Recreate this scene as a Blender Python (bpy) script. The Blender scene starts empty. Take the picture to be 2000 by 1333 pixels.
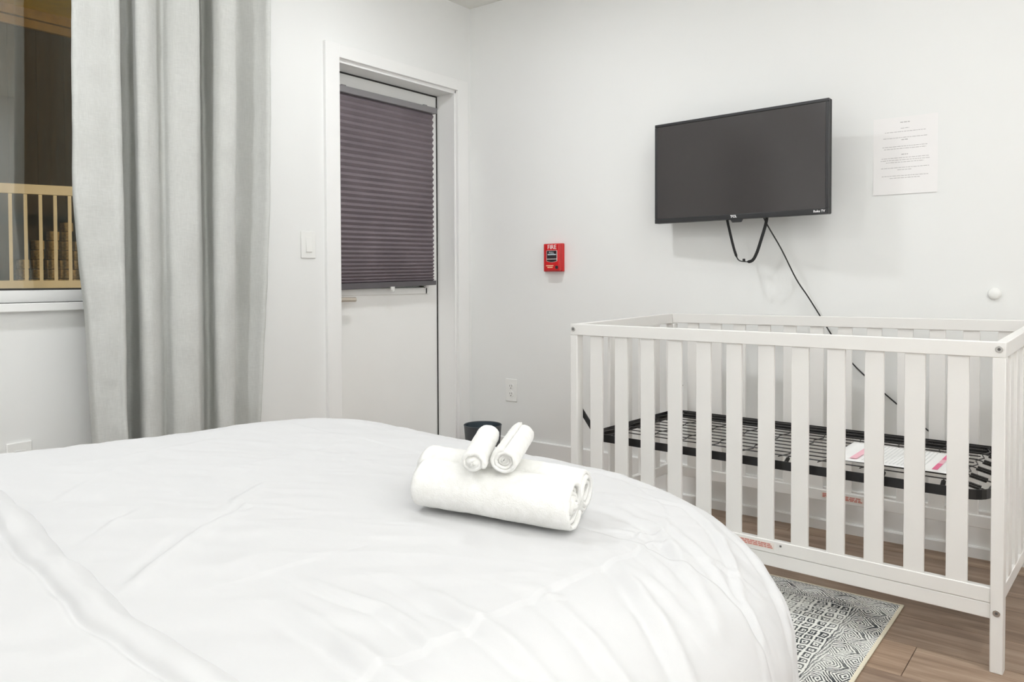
import bpy, bmesh, math, random
import numpy as np
from mathutils import Vector, Matrix, noise

random.seed(4)
PI = math.pi
SC = bpy.context.scene
COL = SC.collection

# ------------------------------------------------------------------ camera
cam_d = bpy.data.cameras.new('camera')
cam = bpy.data.objects.new('camera', cam_d)
COL.objects.link(cam)
yaw, pitch, roll = math.radians(37.91), math.radians(-1.316), math.radians(-0.199)
F = Vector((math.cos(yaw) * math.cos(pitch), math.sin(yaw) * math.cos(pitch), math.sin(pitch)))
R0 = Vector((math.sin(yaw), -math.cos(yaw), 0))
U0 = R0.cross(F)
R = R0 * math.cos(roll) + U0 * math.sin(roll)
U = -R0 * math.sin(roll) + U0 * math.cos(roll)
cam.matrix_world = Matrix(((R.x, U.x, -F.x, -3.172), (R.y, U.y, -F.y, -2.747), (R.z, U.z, -F.z, 0.988), (0, 0, 0, 1)))
cam_d.lens = 1528.493 / 2000 * 36
cam_d.sensor_width = 36
cam_d.shift_y = -(666.5 - 579.319) / 2000
cam_d.clip_start = 0.02
cam_d.clip_end = 200
SC.camera = cam

# ------------------------------------------------------------------ world, exposure, lamps
world = bpy.data.worlds.new('night_sky')
SC.world = world
world.use_nodes = True
world.node_tree.nodes['Background'].inputs[0].default_value = (0.012, 0.011, 0.014, 1)
world.node_tree.nodes['Background'].inputs[1].default_value = 1.0
SC.view_settings.view_transform = 'Standard'
SC.view_settings.look = 'None'
SC.view_settings.gamma = 1
SC.view_settings.use_curve_mapping = False
SC.view_settings.exposure = 0.09
SC.cycles.max_bounces = 14
SC.cycles.diffuse_bounces = 10
SC.cycles.sample_clamp_indirect = 6

LAMP_W = [9.0, 2.6, 12.5, 6.6]          # recessed ceiling lamps
LAMP_RGB = (0.96, 0.98, 1.0)
LAMPS = [(-1.10, -0.88), (-0.95, -2.2), (-2.7, -0.78), (-1.25, -3.3)]

# the photographer's flash, bounced off the rear wall and ceiling behind the camera
fl = bpy.data.lights.new('bounced_flash', 'AREA'); fl.shape = 'SQUARE'; fl.size = 0.6
fl.energy = 46; fl.color = (0.97, 0.985, 1.0)
flo = bpy.data.objects.new('bounced_flash', fl); COL.objects.link(flo)
flo.location = (-2.85, -2.95, 1.55)
flo.rotation_euler = Vector((-0.35, -1.0, 0.75)).to_track_quat('-Z', 'Y').to_euler()

CEIL = 2.419


# ------------------------------------------------------------------ helpers
def link(o, parent=None):
    COL.objects.link(o)
    if parent is not None:
        o.parent = parent
    return o


def tag(o, label=None, cat=None, group=None, kind=None):
    if label: o['label'] = label
    if cat: o['category'] = cat
    if group: o['group'] = group
    if kind: o['kind'] = kind
    return o


def empty(name, loc=(0, 0, 0), rz=0.0, parent=None):
    o = bpy.data.objects.new(name, None)
    o.empty_display_size = 0.05
    link(o, parent)
    o.location = loc
    o.rotation_euler = (0, 0, rz)
    return o


class MB:
    def __init__(s):
        s.v = []; s.f = []

    def add(s, vs, fs):
        n = len(s.v)
        s.v += [tuple(p) for p in vs]
        s.f += [tuple(i + n for i in f) for f in fs]
        return s

    def box(s, x0, x1, y0, y1, z0, z1):
        vs = [(x0, y0, z0), (x1, y0, z0), (x1, y1, z0), (x0, y1, z0), (x0, y0, z1), (x1, y0, z1), (x1, y1, z1), (x0, y1, z1)]
        return s.add(vs, [(0, 3, 2, 1), (4, 5, 6, 7), (0, 1, 5, 4), (1, 2, 6, 5), (2, 3, 7, 6), (3, 0, 4, 7)])

    def hexa(s, vs):
        return s.add(vs, [(0, 3, 2, 1), (4, 5, 6, 7), (0, 1, 5, 4), (1, 2, 6, 5), (2, 3, 7, 6), (3, 0, 4, 7)])

    def tube(s, pts, r, n=8, closed=False):
        pts = [Vector(p) for p in pts]
        m = len(pts)
        rings = []
        for i, p in enumerate(pts):
            if closed:
                t = pts[(i + 1) % m] - pts[i - 1]
            else:
                t = pts[min(i + 1, m - 1)] - pts[max(i - 1, 0)]
            t.normalize()
            a = Vector((0, 0, 1)) if abs(t.z) < 0.9 else Vector((1, 0, 0))
            b = t.cross(a).normalized(); c = t.cross(b).normalized()
            rr = r[i] if isinstance(r, (list, tuple)) else r
            rings.append([p + (b * math.cos(2 * PI * k / n) + c * math.sin(2 * PI * k / n)) * rr for k in range(n)])
        vs = [q for ring in rings for q in ring]
        fs = []
        for i in range(m if closed else m - 1):
            j = (i + 1) % m
            for k in range(n):
                k2 = (k + 1) % n
                fs.append((i * n + k, j * n + k, j * n + k2, i * n + k2))
        if not closed:
            fs.append(tuple(range(n)))
            fs.append(tuple(reversed(range((m - 1) * n, m * n))))
        return s.add(vs, fs)

    def lathe(s, prof, n=32, axis='z', center=(0, 0, 0)):
        vs = []; fs = []
        for r, h in prof:
            for k in range(n):
                a = 2 * PI * k / n
                p = (r * math.cos(a), r * math.sin(a), h)
                if axis == 'x': p = (h, r * math.cos(a), r * math.sin(a))
                if axis == 'y': p = (r * math.cos(a), h, -r * math.sin(a))
                vs.append((p[0] + center[0], p[1] + center[1], p[2] + center[2]))
        m = len(prof)
        for i in range(m - 1):
            for k in range(n):
                k2 = (k + 1) % n
                fs.append((i * n + k, i * n + k2, (i + 1) * n + k2, (i + 1) * n + k))
        fs.append(tuple(reversed(range(n))))
        fs.append(tuple(range((m - 1) * n, m * n)))
        return s.add(vs, fs)

    def prism(s, poly, x0, x1, axis='y'):
        """poly in the plane normal to axis, extruded from x0 to x1"""
        n = len(poly)
        def P(a, b, t):
            return {'x': (t, a, b), 'y': (a, t, b), 'z': (a, b, t)}[axis]
        vs = [P(a, b, x0) for a, b in poly] + [P(a, b, x1) for a, b in poly]
        fs = [(i, (i + 1) % n, (i + 1) % n + n, i + n) for i in range(n)]
        fs += [tuple(reversed(range(n))), tuple(range(n, 2 * n))]
        return s.add(vs, fs)

    def mesh(s, name):
        me = bpy.data.meshes.new(name)
        me.from_pydata(s.v, [], s.f)
        me.validate()
        bm = bmesh.new(); bm.from_mesh(me)
        bmesh.ops.recalc_face_normals(bm, faces=bm.faces)
        bm.to_mesh(me); bm.free()
        return me

    def build(s, name, mat, parent=None, smooth=False, bevel=0.0, seg=2, sub=0):
        me = s.mesh(name)
        if mat: me.materials.append(mat)
        o = bpy.data.objects.new(name, me)
        link(o, parent)
        if bevel:
            b = o.modifiers.new('bevel', 'BEVEL')
            b.width = bevel; b.segments = seg; b.limit_method = 'ANGLE'; b.angle_limit = math.radians(40)
        if sub:
            u = o.modifiers.new('sub', 'SUBSURF'); u.levels = sub; u.render_levels = sub
        if smooth or bevel:
            for p in me.polygons: p.use_smooth = True
            if bevel or smooth == 'auto':
                me.set_sharp_from_angle(angle=math.radians(50))
        return o


def grid_obj(name, V, mat, parent=None, closed_u=False, solid=0.0):
    """V: array (n, m, 3)"""
    n, m, _ = V.shape
    idx = np.arange(n * m).reshape(n, m)
    a, b, c, d = idx[:-1, :-1], idx[1:, :-1], idx[1:, 1:], idx[:-1, 1:]
    fs = np.stack([a, b, c, d], -1).reshape(-1, 4)
    me = bpy.data.meshes.new(name)
    me.vertices.add(n * m); me.vertices.foreach_set('co', V.reshape(-1).astype(np.float32))
    me.loops.add(len(fs) * 4); me.loops.foreach_set('vertex_index', fs.reshape(-1).astype(np.int32))
    me.polygons.add(len(fs)); me.polygons.foreach_set('loop_start', (np.arange(len(fs)) * 4).astype(np.int32))
    me.update(); me.validate()
    for p in me.polygons: p.use_smooth = True
    me.materials.append(mat)
    o = bpy.data.objects.new(name, me)
    link(o, parent)
    if solid:
        s = o.modifiers.new('solid', 'SOLIDIFY'); s.thickness = solid; s.offset = -1
    return o


def text_mesh(name, body, size, mat, parent, mw, extrude=0.0003, bold=0.0):
    cu = bpy.data.curves.new(name, 'FONT')
    cu.body = body; cu.size = size; cu.extrude = extrude; cu.align_x = 'CENTER'; cu.align_y = 'CENTER'
    cu.resolution_u = 3; cu.offset = bold
    t = bpy.data.objects.new(name + '_tmp', cu)
    COL.objects.link(t)
    dg = bpy.context.evaluated_depsgraph_get()
    me = bpy.data.meshes.new_from_object(t.evaluated_get(dg))
    bpy.data.objects.remove(t); bpy.data.curves.remove(cu)
    me.name = name
    me.transform(mw)
    me.materials.clear(); me.materials.append(mat)
    o = bpy.data.objects.new(name, me)
    link(o, parent)
    return o


# ------------------------------------------------------------------ materials
def lin(c):
    return tuple((x / 12.92 if x <= 0.04045 else ((x + 0.055) / 1.055) ** 2.4) for x in c)


class G:
    """tiny node helper"""
    def __init__(s, name, color=(0.8, 0.8, 0.8), rough=0.5, metal=0.0, spec=0.5):
        s.m = bpy.data.materials.new(name); s.m.use_nodes = True
        s.nt = s.m.node_tree; s.b = s.nt.nodes['Principled BSDF']
        s.b.inputs['Base Color'].default_value = (*color, 1)
        s.b.inputs['Roughness'].default_value = rough
        s.b.inputs['Metallic'].default_value = metal
        s.b.inputs['Specular IOR Level'].default_value = spec

    def n(s, t, **kw):
        nd = s.nt.nodes.new(t)
        for k, v in kw.items():
            if hasattr(nd, k): setattr(nd, k, v)
            else: s.put(v, nd.inputs[k])
        return nd

    def put(s, v, sock):
        if isinstance(v, bpy.types.NodeSocket): s.nt.links.new(v, sock)
        else: sock.default_value = v

    def math(s, op, a, b=0.0, c=0.0):
        nd = s.nt.nodes.new('ShaderNodeMath'); nd.operation = op
        for i, v in enumerate((a, b, c)): s.put(v, nd.inputs[i])
        return nd.outputs[0]

    def coord(s, scale=(1, 1, 1), kind='Object', loc=(0, 0, 0)):
        tc = s.nt.nodes.new('ShaderNodeTexCoord')
        mp = s.nt.nodes.new('ShaderNodeMapping')
        mp.inputs['Scale'].default_value = scale; mp.inputs['Location'].default_value = loc
        s.nt.links.new(tc.outputs[kind], mp.inputs[0])
        return mp.outputs[0]

    def noise(s, vec, scale, detail=3, rough=0.5, dist=0.0):
        nd = s.nt.nodes.new('ShaderNodeTexNoise')
        s.put(vec, nd.inputs['Vector'])
        nd.inputs['Scale'].default_value = scale; nd.inputs['Detail'].default_value = detail
        nd.inputs['Roughness'].default_value = rough; nd.inputs['Distortion'].default_value = dist
        return nd.outputs['Fac']

    def ramp(s, fac, stops):
        nd = s.nt.nodes.new('ShaderNodeValToRGB')
        while len(nd.color_ramp.elements) < len(stops): nd.color_ramp.elements.new(0.5)
        for e, (p, c) in zip(nd.color_ramp.elements, stops):
            e.position = p; e.color = (*c, 1)
        s.nt.links.new(fac, nd.inputs[0])
        return nd.outputs[0]

    def mix(s, fac, a, b, blend='MIX'):
        nd = s.nt.nodes.new('ShaderNodeMix'); nd.data_type = 'RGBA'; nd.blend_type = blend
        s.put(fac, nd.inputs[0])
        s.put(a if isinstance(a, bpy.types.NodeSocket) else (*a, 1), nd.inputs[6])
        s.put(b if isinstance(b, bpy.types.NodeSocket) else (*b, 1), nd.inputs[7])
        return nd.outputs[2]

    def color(s, sock):
        s.nt.links.new(sock, s.b.inputs['Base Color']); return s

    def bump(s, h, strength=0.2, dist=0.001):
        bp = s.nt.nodes.new('ShaderNodeBump')
        bp.inputs['Strength'].default_value = strength; bp.inputs['Distance'].default_value = dist
        s.nt.links.new(h, bp.inputs['Height'])
        s.nt.links.new(bp.outputs[0], s.b.inputs['Normal'])
        return s


def plain(name, color, rough=0.5, metal=0.0, spec=0.5, var=0.03, scale=8.0, bump=0.0, bscale=300, bdist=0.0005):
    g = G(name, color, rough, metal, spec)
    v = g.noise(g.coord(), scale, 3)
    lo = tuple(max(0, c * (1 - var)) for c in color); hi = tuple(min(1, c * (1 + var)) for c in color)
    g.color(g.ramp(v, [(0.3, lo), (0.7, hi)]))
    if bump: g.bump(g.noise(g.coord(), bscale, 2), bump, bdist)
    return g.m


M = {}
M['wall'] = plain('wall_paint', (0.83, 0.835, 0.825), 0.6, spec=0.3, var=0.006, scale=1.5, bump=0.12, bscale=260, bdist=0.0004)
M['wall_warm'] = plain('wall_paint_opposite', (0.80, 0.80, 0.79), 0.6, spec=0.3, var=0.006, scale=1.5)
M['ceiling'] = plain('ceiling_paint', (0.80, 0.80, 0.77), 0.8, spec=0.2, var=0.006, scale=2)
M['trim'] = plain('trim_paint', (0.86, 0.86, 0.85), 0.35, var=0.006, scale=3)
M['door'] = plain('door_paint', (0.90, 0.90, 0.885), 0.35, var=0.008, scale=3)
M['gap'] = plain('weatherstrip_rubber', (0.03, 0.028, 0.025), 0.7)
M['crib'] = plain('crib_white_paint', (0.81, 0.797, 0.775), 0.35, var=0.01, scale=6, bump=0.05, bscale=120)
M['black_metal'] = plain('black_metal', (0.012, 0.012, 0.013), 0.3, metal=0.0, spec=0.6)
M['wire'] = plain('dark_wire', (0.02, 0.018, 0.017), 0.35, spec=0.5)
M['bolt'] = plain('bolt_zinc', (0.55, 0.54, 0.52), 0.3, metal=0.9)
M['nickel'] = plain('satin_nickel', (0.62, 0.56, 0.48), 0.38, metal=0.6)
M['tv_case'] = plain('tv_case', (0.028, 0.028, 0.03), 0.35, spec=0.5)
M['tv_screen'] = plain('tv_screen', (0.055, 0.05, 0.05), 0.16, spec=0.55, var=0.01)
M['tv_back'] = plain('tv_back', (0.02, 0.02, 0.021), 0.55)
M['print_white'] = plain('print_white', (0.9, 0.9, 0.9), 0.5)
M['strap'] = plain('black_webbing', (0.012, 0.012, 0.012), 0.7, bump=0.3, bscale=600)
M['cord'] = plain('black_cord', (0.01, 0.01, 0.01), 0.45)
M['plastic_white'] = plain('white_plastic', (0.86, 0.86, 0.84), 0.3, var=0.004)
M['slot'] = plain('socket_slot', (0.12, 0.115, 0.11), 0.6)
M['bin'] = plain('charcoal_plastic', (0.075, 0.085, 0.095), 0.5, var=0.04, bump=0.1, bscale=200)
M['bin_in'] = plain('blue_grey_plastic', (0.045, 0.065, 0.08), 0.5, var=0.04)
M['paper'] = plain('paper', (0.87, 0.855, 0.85), 0.7, spec=0.2, var=0.01, scale=10)
M['paper_white'] = plain('sheet_paper', (0.93, 0.93, 0.92), 0.7, spec=0.2, var=0.01)
M['ink'] = plain('grey_ink', (0.50, 0.48, 0.48), 0.7)
M['ink_soft'] = plain('soft_grey_ink', (0.72, 0.73, 0.72), 0.7)
M['pink'] = plain('pink_ink', (0.85, 0.17, 0.33), 0.6)
M['pink_soft'] = plain('soft_pink_ink', (0.9, 0.52, 0.60), 0.6)
M['red_ink'] = plain('red_ink', (0.62, 0.23, 0.19), 0.6)
M['label'] = plain('warning_label', (0.80, 0.74, 0.69), 0.5)
M['fire_red'] = plain('fire_red', (0.62, 0.012, 0.014), 0.25, var=0.02)
M['fire_dark'] = plain('fire_dark', (0.025, 0.015, 0.018), 0.3)
M['fire_blue'] = plain('pale_blue_print', (0.62, 0.72, 0.76), 0.4)
M['fire_yellow'] = plain('yellow_print', (0.95, 0.72, 0.45), 0.4)
M['fire_pale'] = plain('pale_outline', (0.88, 0.72, 0.70), 0.4)
M['blind_rail'] = plain('blind_rail', (0.22, 0.21, 0.22), 0.35, var=0.02)
M['blind_bottom'] = plain('blind_bottom_rail', (0.10, 0.092, 0.10), 0.45, var=0.02)
M['clear'] = plain('clear_plastic', (0.7, 0.7, 0.68), 0.2)
M['railing'] = plain('railing_paint', (0.80, 0.69, 0.48), 0.5, var=0.06)
M['soffit'] = plain('soffit_yellow', (0.80, 0.56, 0.03), 0.5, var=0.1)
M['fascia'] = plain('fascia_wood', (0.34, 0.20, 0.05), 0.6, var=0.2, scale=12)
M['brick'] = plain('tan_brick', (0.50, 0.34, 0.14), 0.8, var=0.35, scale=40, bump=0.5, bscale=120, bdist=0.004)
M['deck'] = plain('deck_dark', (0.09, 0.07, 0.05), 0.7, var=0.2)
M['bush'] = plain('dark_leaves', (0.03, 0.022, 0.012), 0.8, var=0.4, scale=30)
M['lamp_trim'] = plain('lamp_trim', (0.85, 0.85, 0.85), 0.4)


def mk_siding():
    g = G('brown_siding', (0.1, 0.06, 0.03), 0.7)
    v = g.noise(g.coord((6, 6, 0.7)), 3, 5, 0.6)
    g.color(g.ramp(v, [(0.25, (0.022, 0.011, 0.004)), (0.5, (0.042, 0.022, 0.008)), (0.75, (0.07, 0.038, 0.013))]))
    g.bump(v, 0.5, 0.01)
    return g.m


def mk_pleat():
    g = G('pleated_fabric', (0.2, 0.17, 0.19), 0.75, spec=0.25)
    v = g.noise(g.coord((3, 3, 3)), 2, 3)
    g.color(g.ramp(v, [(0.3, (0.175, 0.148, 0.162)), (0.7, (0.21, 0.178, 0.195))]))
    return g.m


def mk_linen(name='curtain_linen'):
    g = G(name, (0.6, 0.6, 0.58), 0.85, spec=0.15)
    a = g.noise(g.coord((1, 1, 1)), 3, 3)
    h = g.noise(g.coord((30, 30, 500)), 1.5, 3, 0.6)
    v = g.noise(g.coord((500, 500, 14)), 1.5, 3, 0.6)
    w = g.math('ADD', g.math('MULTIPLY', h, 0.5), g.math('MULTIPLY', v, 0.5))
    c1 = g.ramp(w, [(0.3, (0.54, 0.545, 0.525)), (0.7, (0.71, 0.715, 0.695))])
    c2 = g.ramp(a, [(0.3, (0.94, 0.94, 0.93)), (0.7, (1, 1, 1))])
    g.color(g.mix(1.0, c1, c2, 'MULTIPLY'))
    g.bump(w, 0.35, 0.001)
    # a little light passes through the cloth
    tr = g.n('ShaderNodeBsdfTranslucent'); tr.inputs[0].default_value = (0.6, 0.6, 0.57, 1)
    mx = g.n('ShaderNodeMixShader'); mx.inputs[0].default_value = 0.12
    g.nt.links.new(g.b.outputs[0], mx.inputs[1]); g.nt.links.new(tr.outputs[0], mx.inputs[2])
    g.nt.links.new(mx.outputs[0], g.nt.nodes['Material Output'].inputs[0])
    return g.m


def mk_sheet(name, col, fine=0.25):
    g = G(name, col, 0.85, spec=0.12)
    g.b.inputs['Sheen Weight'].default_value = 0.05
    a = g.noise(g.coord(), 7, 5, 0.55, 0.6)
    b = g.noise(g.coord(), 1.6, 2)
    s = g.math('ADD', g.math('MULTIPLY', a, 0.6), b)
    g.bump(s, fine, 0.01)
    return g.m


def mk_terry():
    g = G('terry_cloth', (0.90, 0.895, 0.87), 0.95, spec=0.05)
    g.b.inputs['Sheen Weight'].default_value = 0.3
    a = g.noise(g.coord(), 420, 3, 0.7)
    b = g.noise(g.coord(), 60, 3, 0.6)
    c = g.ramp(b, [(0.3, (0.80, 0.795, 0.765)), (0.7, (0.87, 0.865, 0.845))])
    g.color(c)
    g.bump(g.math('ADD', g.math('MULTIPLY', a, 0.7), g.math('MULTIPLY', b, 0.9)), 0.6, 0.0025)
    return g.m


def mk_wood():
    g = G('oak_plank', (0.3, 0.2, 0.14), 0.42, spec=0.35)
    oi = g.n('ShaderNodeObjectInfo')
    tc = g.n('ShaderNodeTexCoord')
    off = g.n('ShaderNodeVectorMath', operation='SCALE')
    g.nt.links.new(oi.outputs['Location'], off.inputs[0]); off.inputs['Scale'].default_value = 7.31
    add = g.n('ShaderNodeVectorMath', operation='ADD')
    g.nt.links.new(tc.outputs['Object'], add.inputs[0]); g.nt.links.new(off.outputs[0], add.inputs[1])
    mp = g.n('ShaderNodeMapping'); mp.inputs['Scale'].default_value = (11, 0.9, 1)
    g.nt.links.new(add.outputs[0], mp.inputs[0])
    n1 = g.noise(mp.outputs[0], 2.2, 6, 0.62, 0.8)
    mp2 = g.n('ShaderNodeMapping'); mp2.inputs['Scale'].default_value = (90, 2.5, 1)
    g.nt.links.new(add.outputs[0], mp2.inputs[0])
    n2 = g.noise(mp2.outputs[0], 2.0, 4, 0.6)
    w = g.math('ADD', g.math('MULTIPLY', n1, 0.75), g.math('MULTIPLY', n2, 0.25))
    c = g.ramp(w, [(0.30, (0.165, 0.108, 0.075)), (0.48, (0.30, 0.212, 0.155)), (0.62, (0.40, 0.30, 0.225)), (0.8, (0.46, 0.36, 0.27))])
    tone = g.ramp(oi.outputs['Random'], [(0.0, (0.76, 0.73, 0.70)), (0.5, (0.95, 0.95, 0.95)), (1.0, (1.15, 1.13, 1.08))])
    g.color(g.mix(1.0, c, tone, 'MULTIPLY'))
    g.bump(w, 0.15, 0.0015)
    return g.m


def mk_rug(W, H):
    """pattern in metres from the rug's own corner; local x 0..W, local y 0..H"""
    g = G('woven_rug', (0.8, 0.8, 0.76), 0.95, spec=0.05)
    tc = g.n('ShaderNodeTexCoord')
    dist = g.n('ShaderNodeTexNoise'); dist.inputs['Scale'].default_value = 22; dist.inputs['Detail'].default_value = 2
    g.nt.links.new(tc.outputs['Object'], dist.inputs['Vector'])
    sub = g.n('ShaderNodeVectorMath', operation='SUBTRACT'); g.nt.links.new(dist.outputs['Color'], sub.inputs[0]); sub.inputs[1].default_value = (0.5, 0.5, 0.5)
    scl = g.n('ShaderNodeVectorMath', operation='SCALE'); g.nt.links.new(sub.outputs[0], scl.inputs[0]); scl.inputs['Scale'].default_value = 0.022
    add = g.n('ShaderNodeVectorMath', operation='ADD'); g.nt.links.new(tc.outputs['Object'], add.inputs[0]); g.nt.links.new(scl.outputs[0], add.inputs[1])
    sp = g.n('ShaderNodeSeparateXYZ'); g.nt.links.new(add.outputs[0], sp.inputs[0])
    x, y = sp.outputs[0], sp.outputs[1]
    sp0 = g.n('ShaderNodeSeparateXYZ'); g.nt.links.new(tc.outputs['Object'], sp0.inputs[0])
    m = g.math
    dx = m('MINIMUM', x, m('SUBTRACT', W, x)); dy = m('MINIMUM', y, m('SUBTRACT', H, y))
    d = m('MINIMUM', dx, dy)
    vert = m('LESS_THAN', dx, dy)                                   # 1 near the short ends
    along = m('ADD', m('MULTIPLY', vert, y), m('MULTIPLY', m('SUBTRACT', 1.0, vert), x))
    tri = lambda v, per, ph=0.0: m('ABSOLUTE', m('SUBTRACT', m('MULTIPLY', m('FRACT', m('ADD', m('DIVIDE', v, per), ph)), 2.0), 1.0))
    # two staggered rows of nested diamonds
    f1 = m('ADD', m('MULTIPLY', tri(along, 0.097), 1.0), m('MULTIPLY', m('ABSOLUTE', m('SUBTRACT', d, 0.072)), 26.0))
    f2 = m('ADD', m('MULTIPLY', tri(along, 0.097, 0.5), 1.0), m('MULTIPLY', m('ABSOLUTE', m('SUBTRACT', d, 0.024)), 30.0))
    f = m('SMOOTH_MIN', f1, f2, 0.25)
    s1 = m('SINE', m('MULTIPLY', f, 25.0))
    # braid between border and field
    br = m('MULTIPLY', m('SINE', m('MULTIPLY', m('ADD', along, d), 520.0)), m('SINE', m('MULTIPLY', m('SUBTRACT', along, m('MULTIPLY', d, 0.6)), 420.0)))
    # field of small squares
    cx = m('ABSOLUTE', m('SUBTRACT', m('FRACT', m('DIVIDE', along, 0.036)), 0.5))
    cy = m('ABSOLUTE', m('SUBTRACT', m('FRACT', m('DIVIDE', m('SUBTRACT', d, 0.118), 0.027)), 0.5))
    cr = m('MAXIMUM', cx, cy)
    sq = m('MULTIPLY', m('SUBTRACT', m('ABSOLUTE', m('SUBTRACT', cr, 0.30)), 0.085), -12.0)
    dot = m('MULTIPLY', m('SUBTRACT', 0.09, cr), 14.0)
    sq = m('MAXIMUM', sq, dot)
    inb = m('LESS_THAN', d, 0.094)
    inbr = m('MULTIPLY', m('GREATER_THAN', d, 0.094), m('LESS_THAN', d, 0.112))
    infl = m('GREATER_THAN', d, 0.116)
    line = m('MULTIPLY', m('GREATER_THAN', d, 0.112), m('LESS_THAN', d, 0.1145))
    pat = m('ADD', m('ADD', m('MULTIPLY', inb, s1), m('MULTIPLY', inbr, m('MULTIPLY', br, 2.0))), m('ADD', m('MULTIPLY', infl, sq), line))
    wear = g.noise(tc.outputs['Object'], 9, 3, 0.6)
    fine = g.noise(tc.outputs['Object'], 230, 2, 0.7)
    t = m('ADD', pat, m('MULTIPLY', m('SUBTRACT', fine, 0.5), 2.6))
    t = m('ADD', t, m('MULTIPLY', m('SUBTRACT', wear, 0.55), 2.2))
    fac = g.n('ShaderNodeMapRange'); g.nt.links.new(t, fac.inputs[0])
    fac.inputs[1].default_value = -0.3; fac.inputs[2].default_value = 0.45
    inner = m('GREATER_THAN', m('MINIMUM', m('MINIMUM', sp0.outputs[0], m('SUBTRACT', W, sp0.outputs[0])), m('MINIMUM', sp0.outputs[1], m('SUBTRACT', H, sp0.outputs[1]))), 0.009)
    ff = m('MULTIPLY', m('MULTIPLY', fac.outputs[0], inner), m('ADD', 0.62, m('MULTIPLY', wear, 0.6)))
    base = g.mix(inner, (0.80, 0.74, 0.60), (0.80, 0.80, 0.76))
    c = g.mix(ff, base, (0.045, 0.05, 0.055))
    g.color(c)
    g.bump(fine, 0.6, 0.002)
    return g.m


def mk_glass():
    m = bpy.data.materials.new('window_glass'); m.use_nodes = True
    nt = m.node_tree; nt.nodes.clear()
    out = nt.nodes.new('ShaderNodeOutputMaterial'); mx = nt.nodes.new('ShaderNodeMixShader')
    tr = nt.nodes.new('ShaderNodeBsdfTransparent'); gl = nt.nodes.new('ShaderNodeBsdfGlossy')
    gl.inputs['Roughness'].default_value = 0.0; gl.inputs[0].default_value = (0.95, 1.0, 0.97, 1)
    tr.inputs[0].default_value = (0.93, 0.94, 0.93, 1)
    fr = nt.nodes.new('ShaderNodeFresnel'); fr.inputs[0].default_value = 1.5
    ad = nt.nodes.new('ShaderNodeMath'); ad.operation = 'MULTIPLY_ADD'; ad.inputs[1].default_value = 2.2; ad.inputs[2].default_value = 0.04
    nt.links.new(fr.outputs[0], ad.inputs[0]); nt.links.new(ad.outputs[0], mx.inputs[0])
    nt.links.new(tr.outputs[0], mx.inputs[1]); nt.links.new(gl.outputs[0], mx.inputs[2])
    nt.links.new(mx.outputs[0], out.inputs[0])
    return m


def mk_emit(name, col, s):
    m = bpy.data.materials.new(name); m.use_nodes = True
    nt = m.node_tree; nt.nodes.clear()
    out = nt.nodes.new('ShaderNodeOutputMaterial'); e = nt.nodes.new('ShaderNodeEmission')
    e.inputs[0].default_value = (*col, 1); e.inputs[1].default_value = s
    nt.links.new(e.outputs[0], out.inputs[0])
    return m


M['siding'] = mk_siding()
M['pleat'] = mk_pleat()
M['linen'] = mk_linen()
M['duvet'] = mk_sheet('duvet_cotton', (0.63, 0.63, 0.637), 0.25)
M['mattress'] = mk_sheet('mattress_ticking', (0.85, 0.85, 0.84), 0.1)
M['terry'] = mk_terry()
M['oak'] = mk_wood()
M['glass'] = mk_glass()
M['lamp_glow'] = mk_emit('lamp_glow', LAMP_RGB, 12.0)
M['bed_wood'] = plain('bed_frame_dark', (0.08, 0.06, 0.05), 0.5)

# ------------------------------------------------------------------ room shell
RX0, RY0 = -3.75, -4.0          # left wall x, rear wall y
WT = 0.16

# wall A (far wall, y=0) with the window and door openings
WX0, WX1, WZ0, WZ1 = -3.2, -1.72, 0.915, 2.14
DX0, DX1, DZ1 = -0.905, -0.112, 1.972
b = MB()
b.box(RX0 - WT, WX0, 0, WT, 0, CEIL)
b.box(WX0, WX1, 0, WT, 0, WZ0)
b.box(WX0, WX1, 0, WT, WZ1, CEIL)
b.box(WX1, DX0, 0, WT, 0, CEIL)
b.box(DX0, DX1, 0, WT, DZ1, CEIL)
b.box(DX1, WT, 0, WT, 0, CEIL)
tag(b.build('wall_far', M['wall']), kind='structure')
tag(MB().box(0, WT, RY0 - WT, 0, 0, CEIL).build('wall_right', M['wall']), kind='structure')
tag(MB().box(RX0 - WT, RX0, RY0 - WT, 0, 0, CEIL).build('wall_left', M['wall_warm']), kind='structure')
tag(MB().box(RX0, 0, RY0 - WT, RY0, 0, CEIL).build('wall_rear', M['wall_warm']), kind='structure')
tag(MB().box(RX0 - WT, WT, RY0 - WT, WT, CEIL, CEIL + 0.1).build('ceiling', M['ceiling']), kind='structure')

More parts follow.
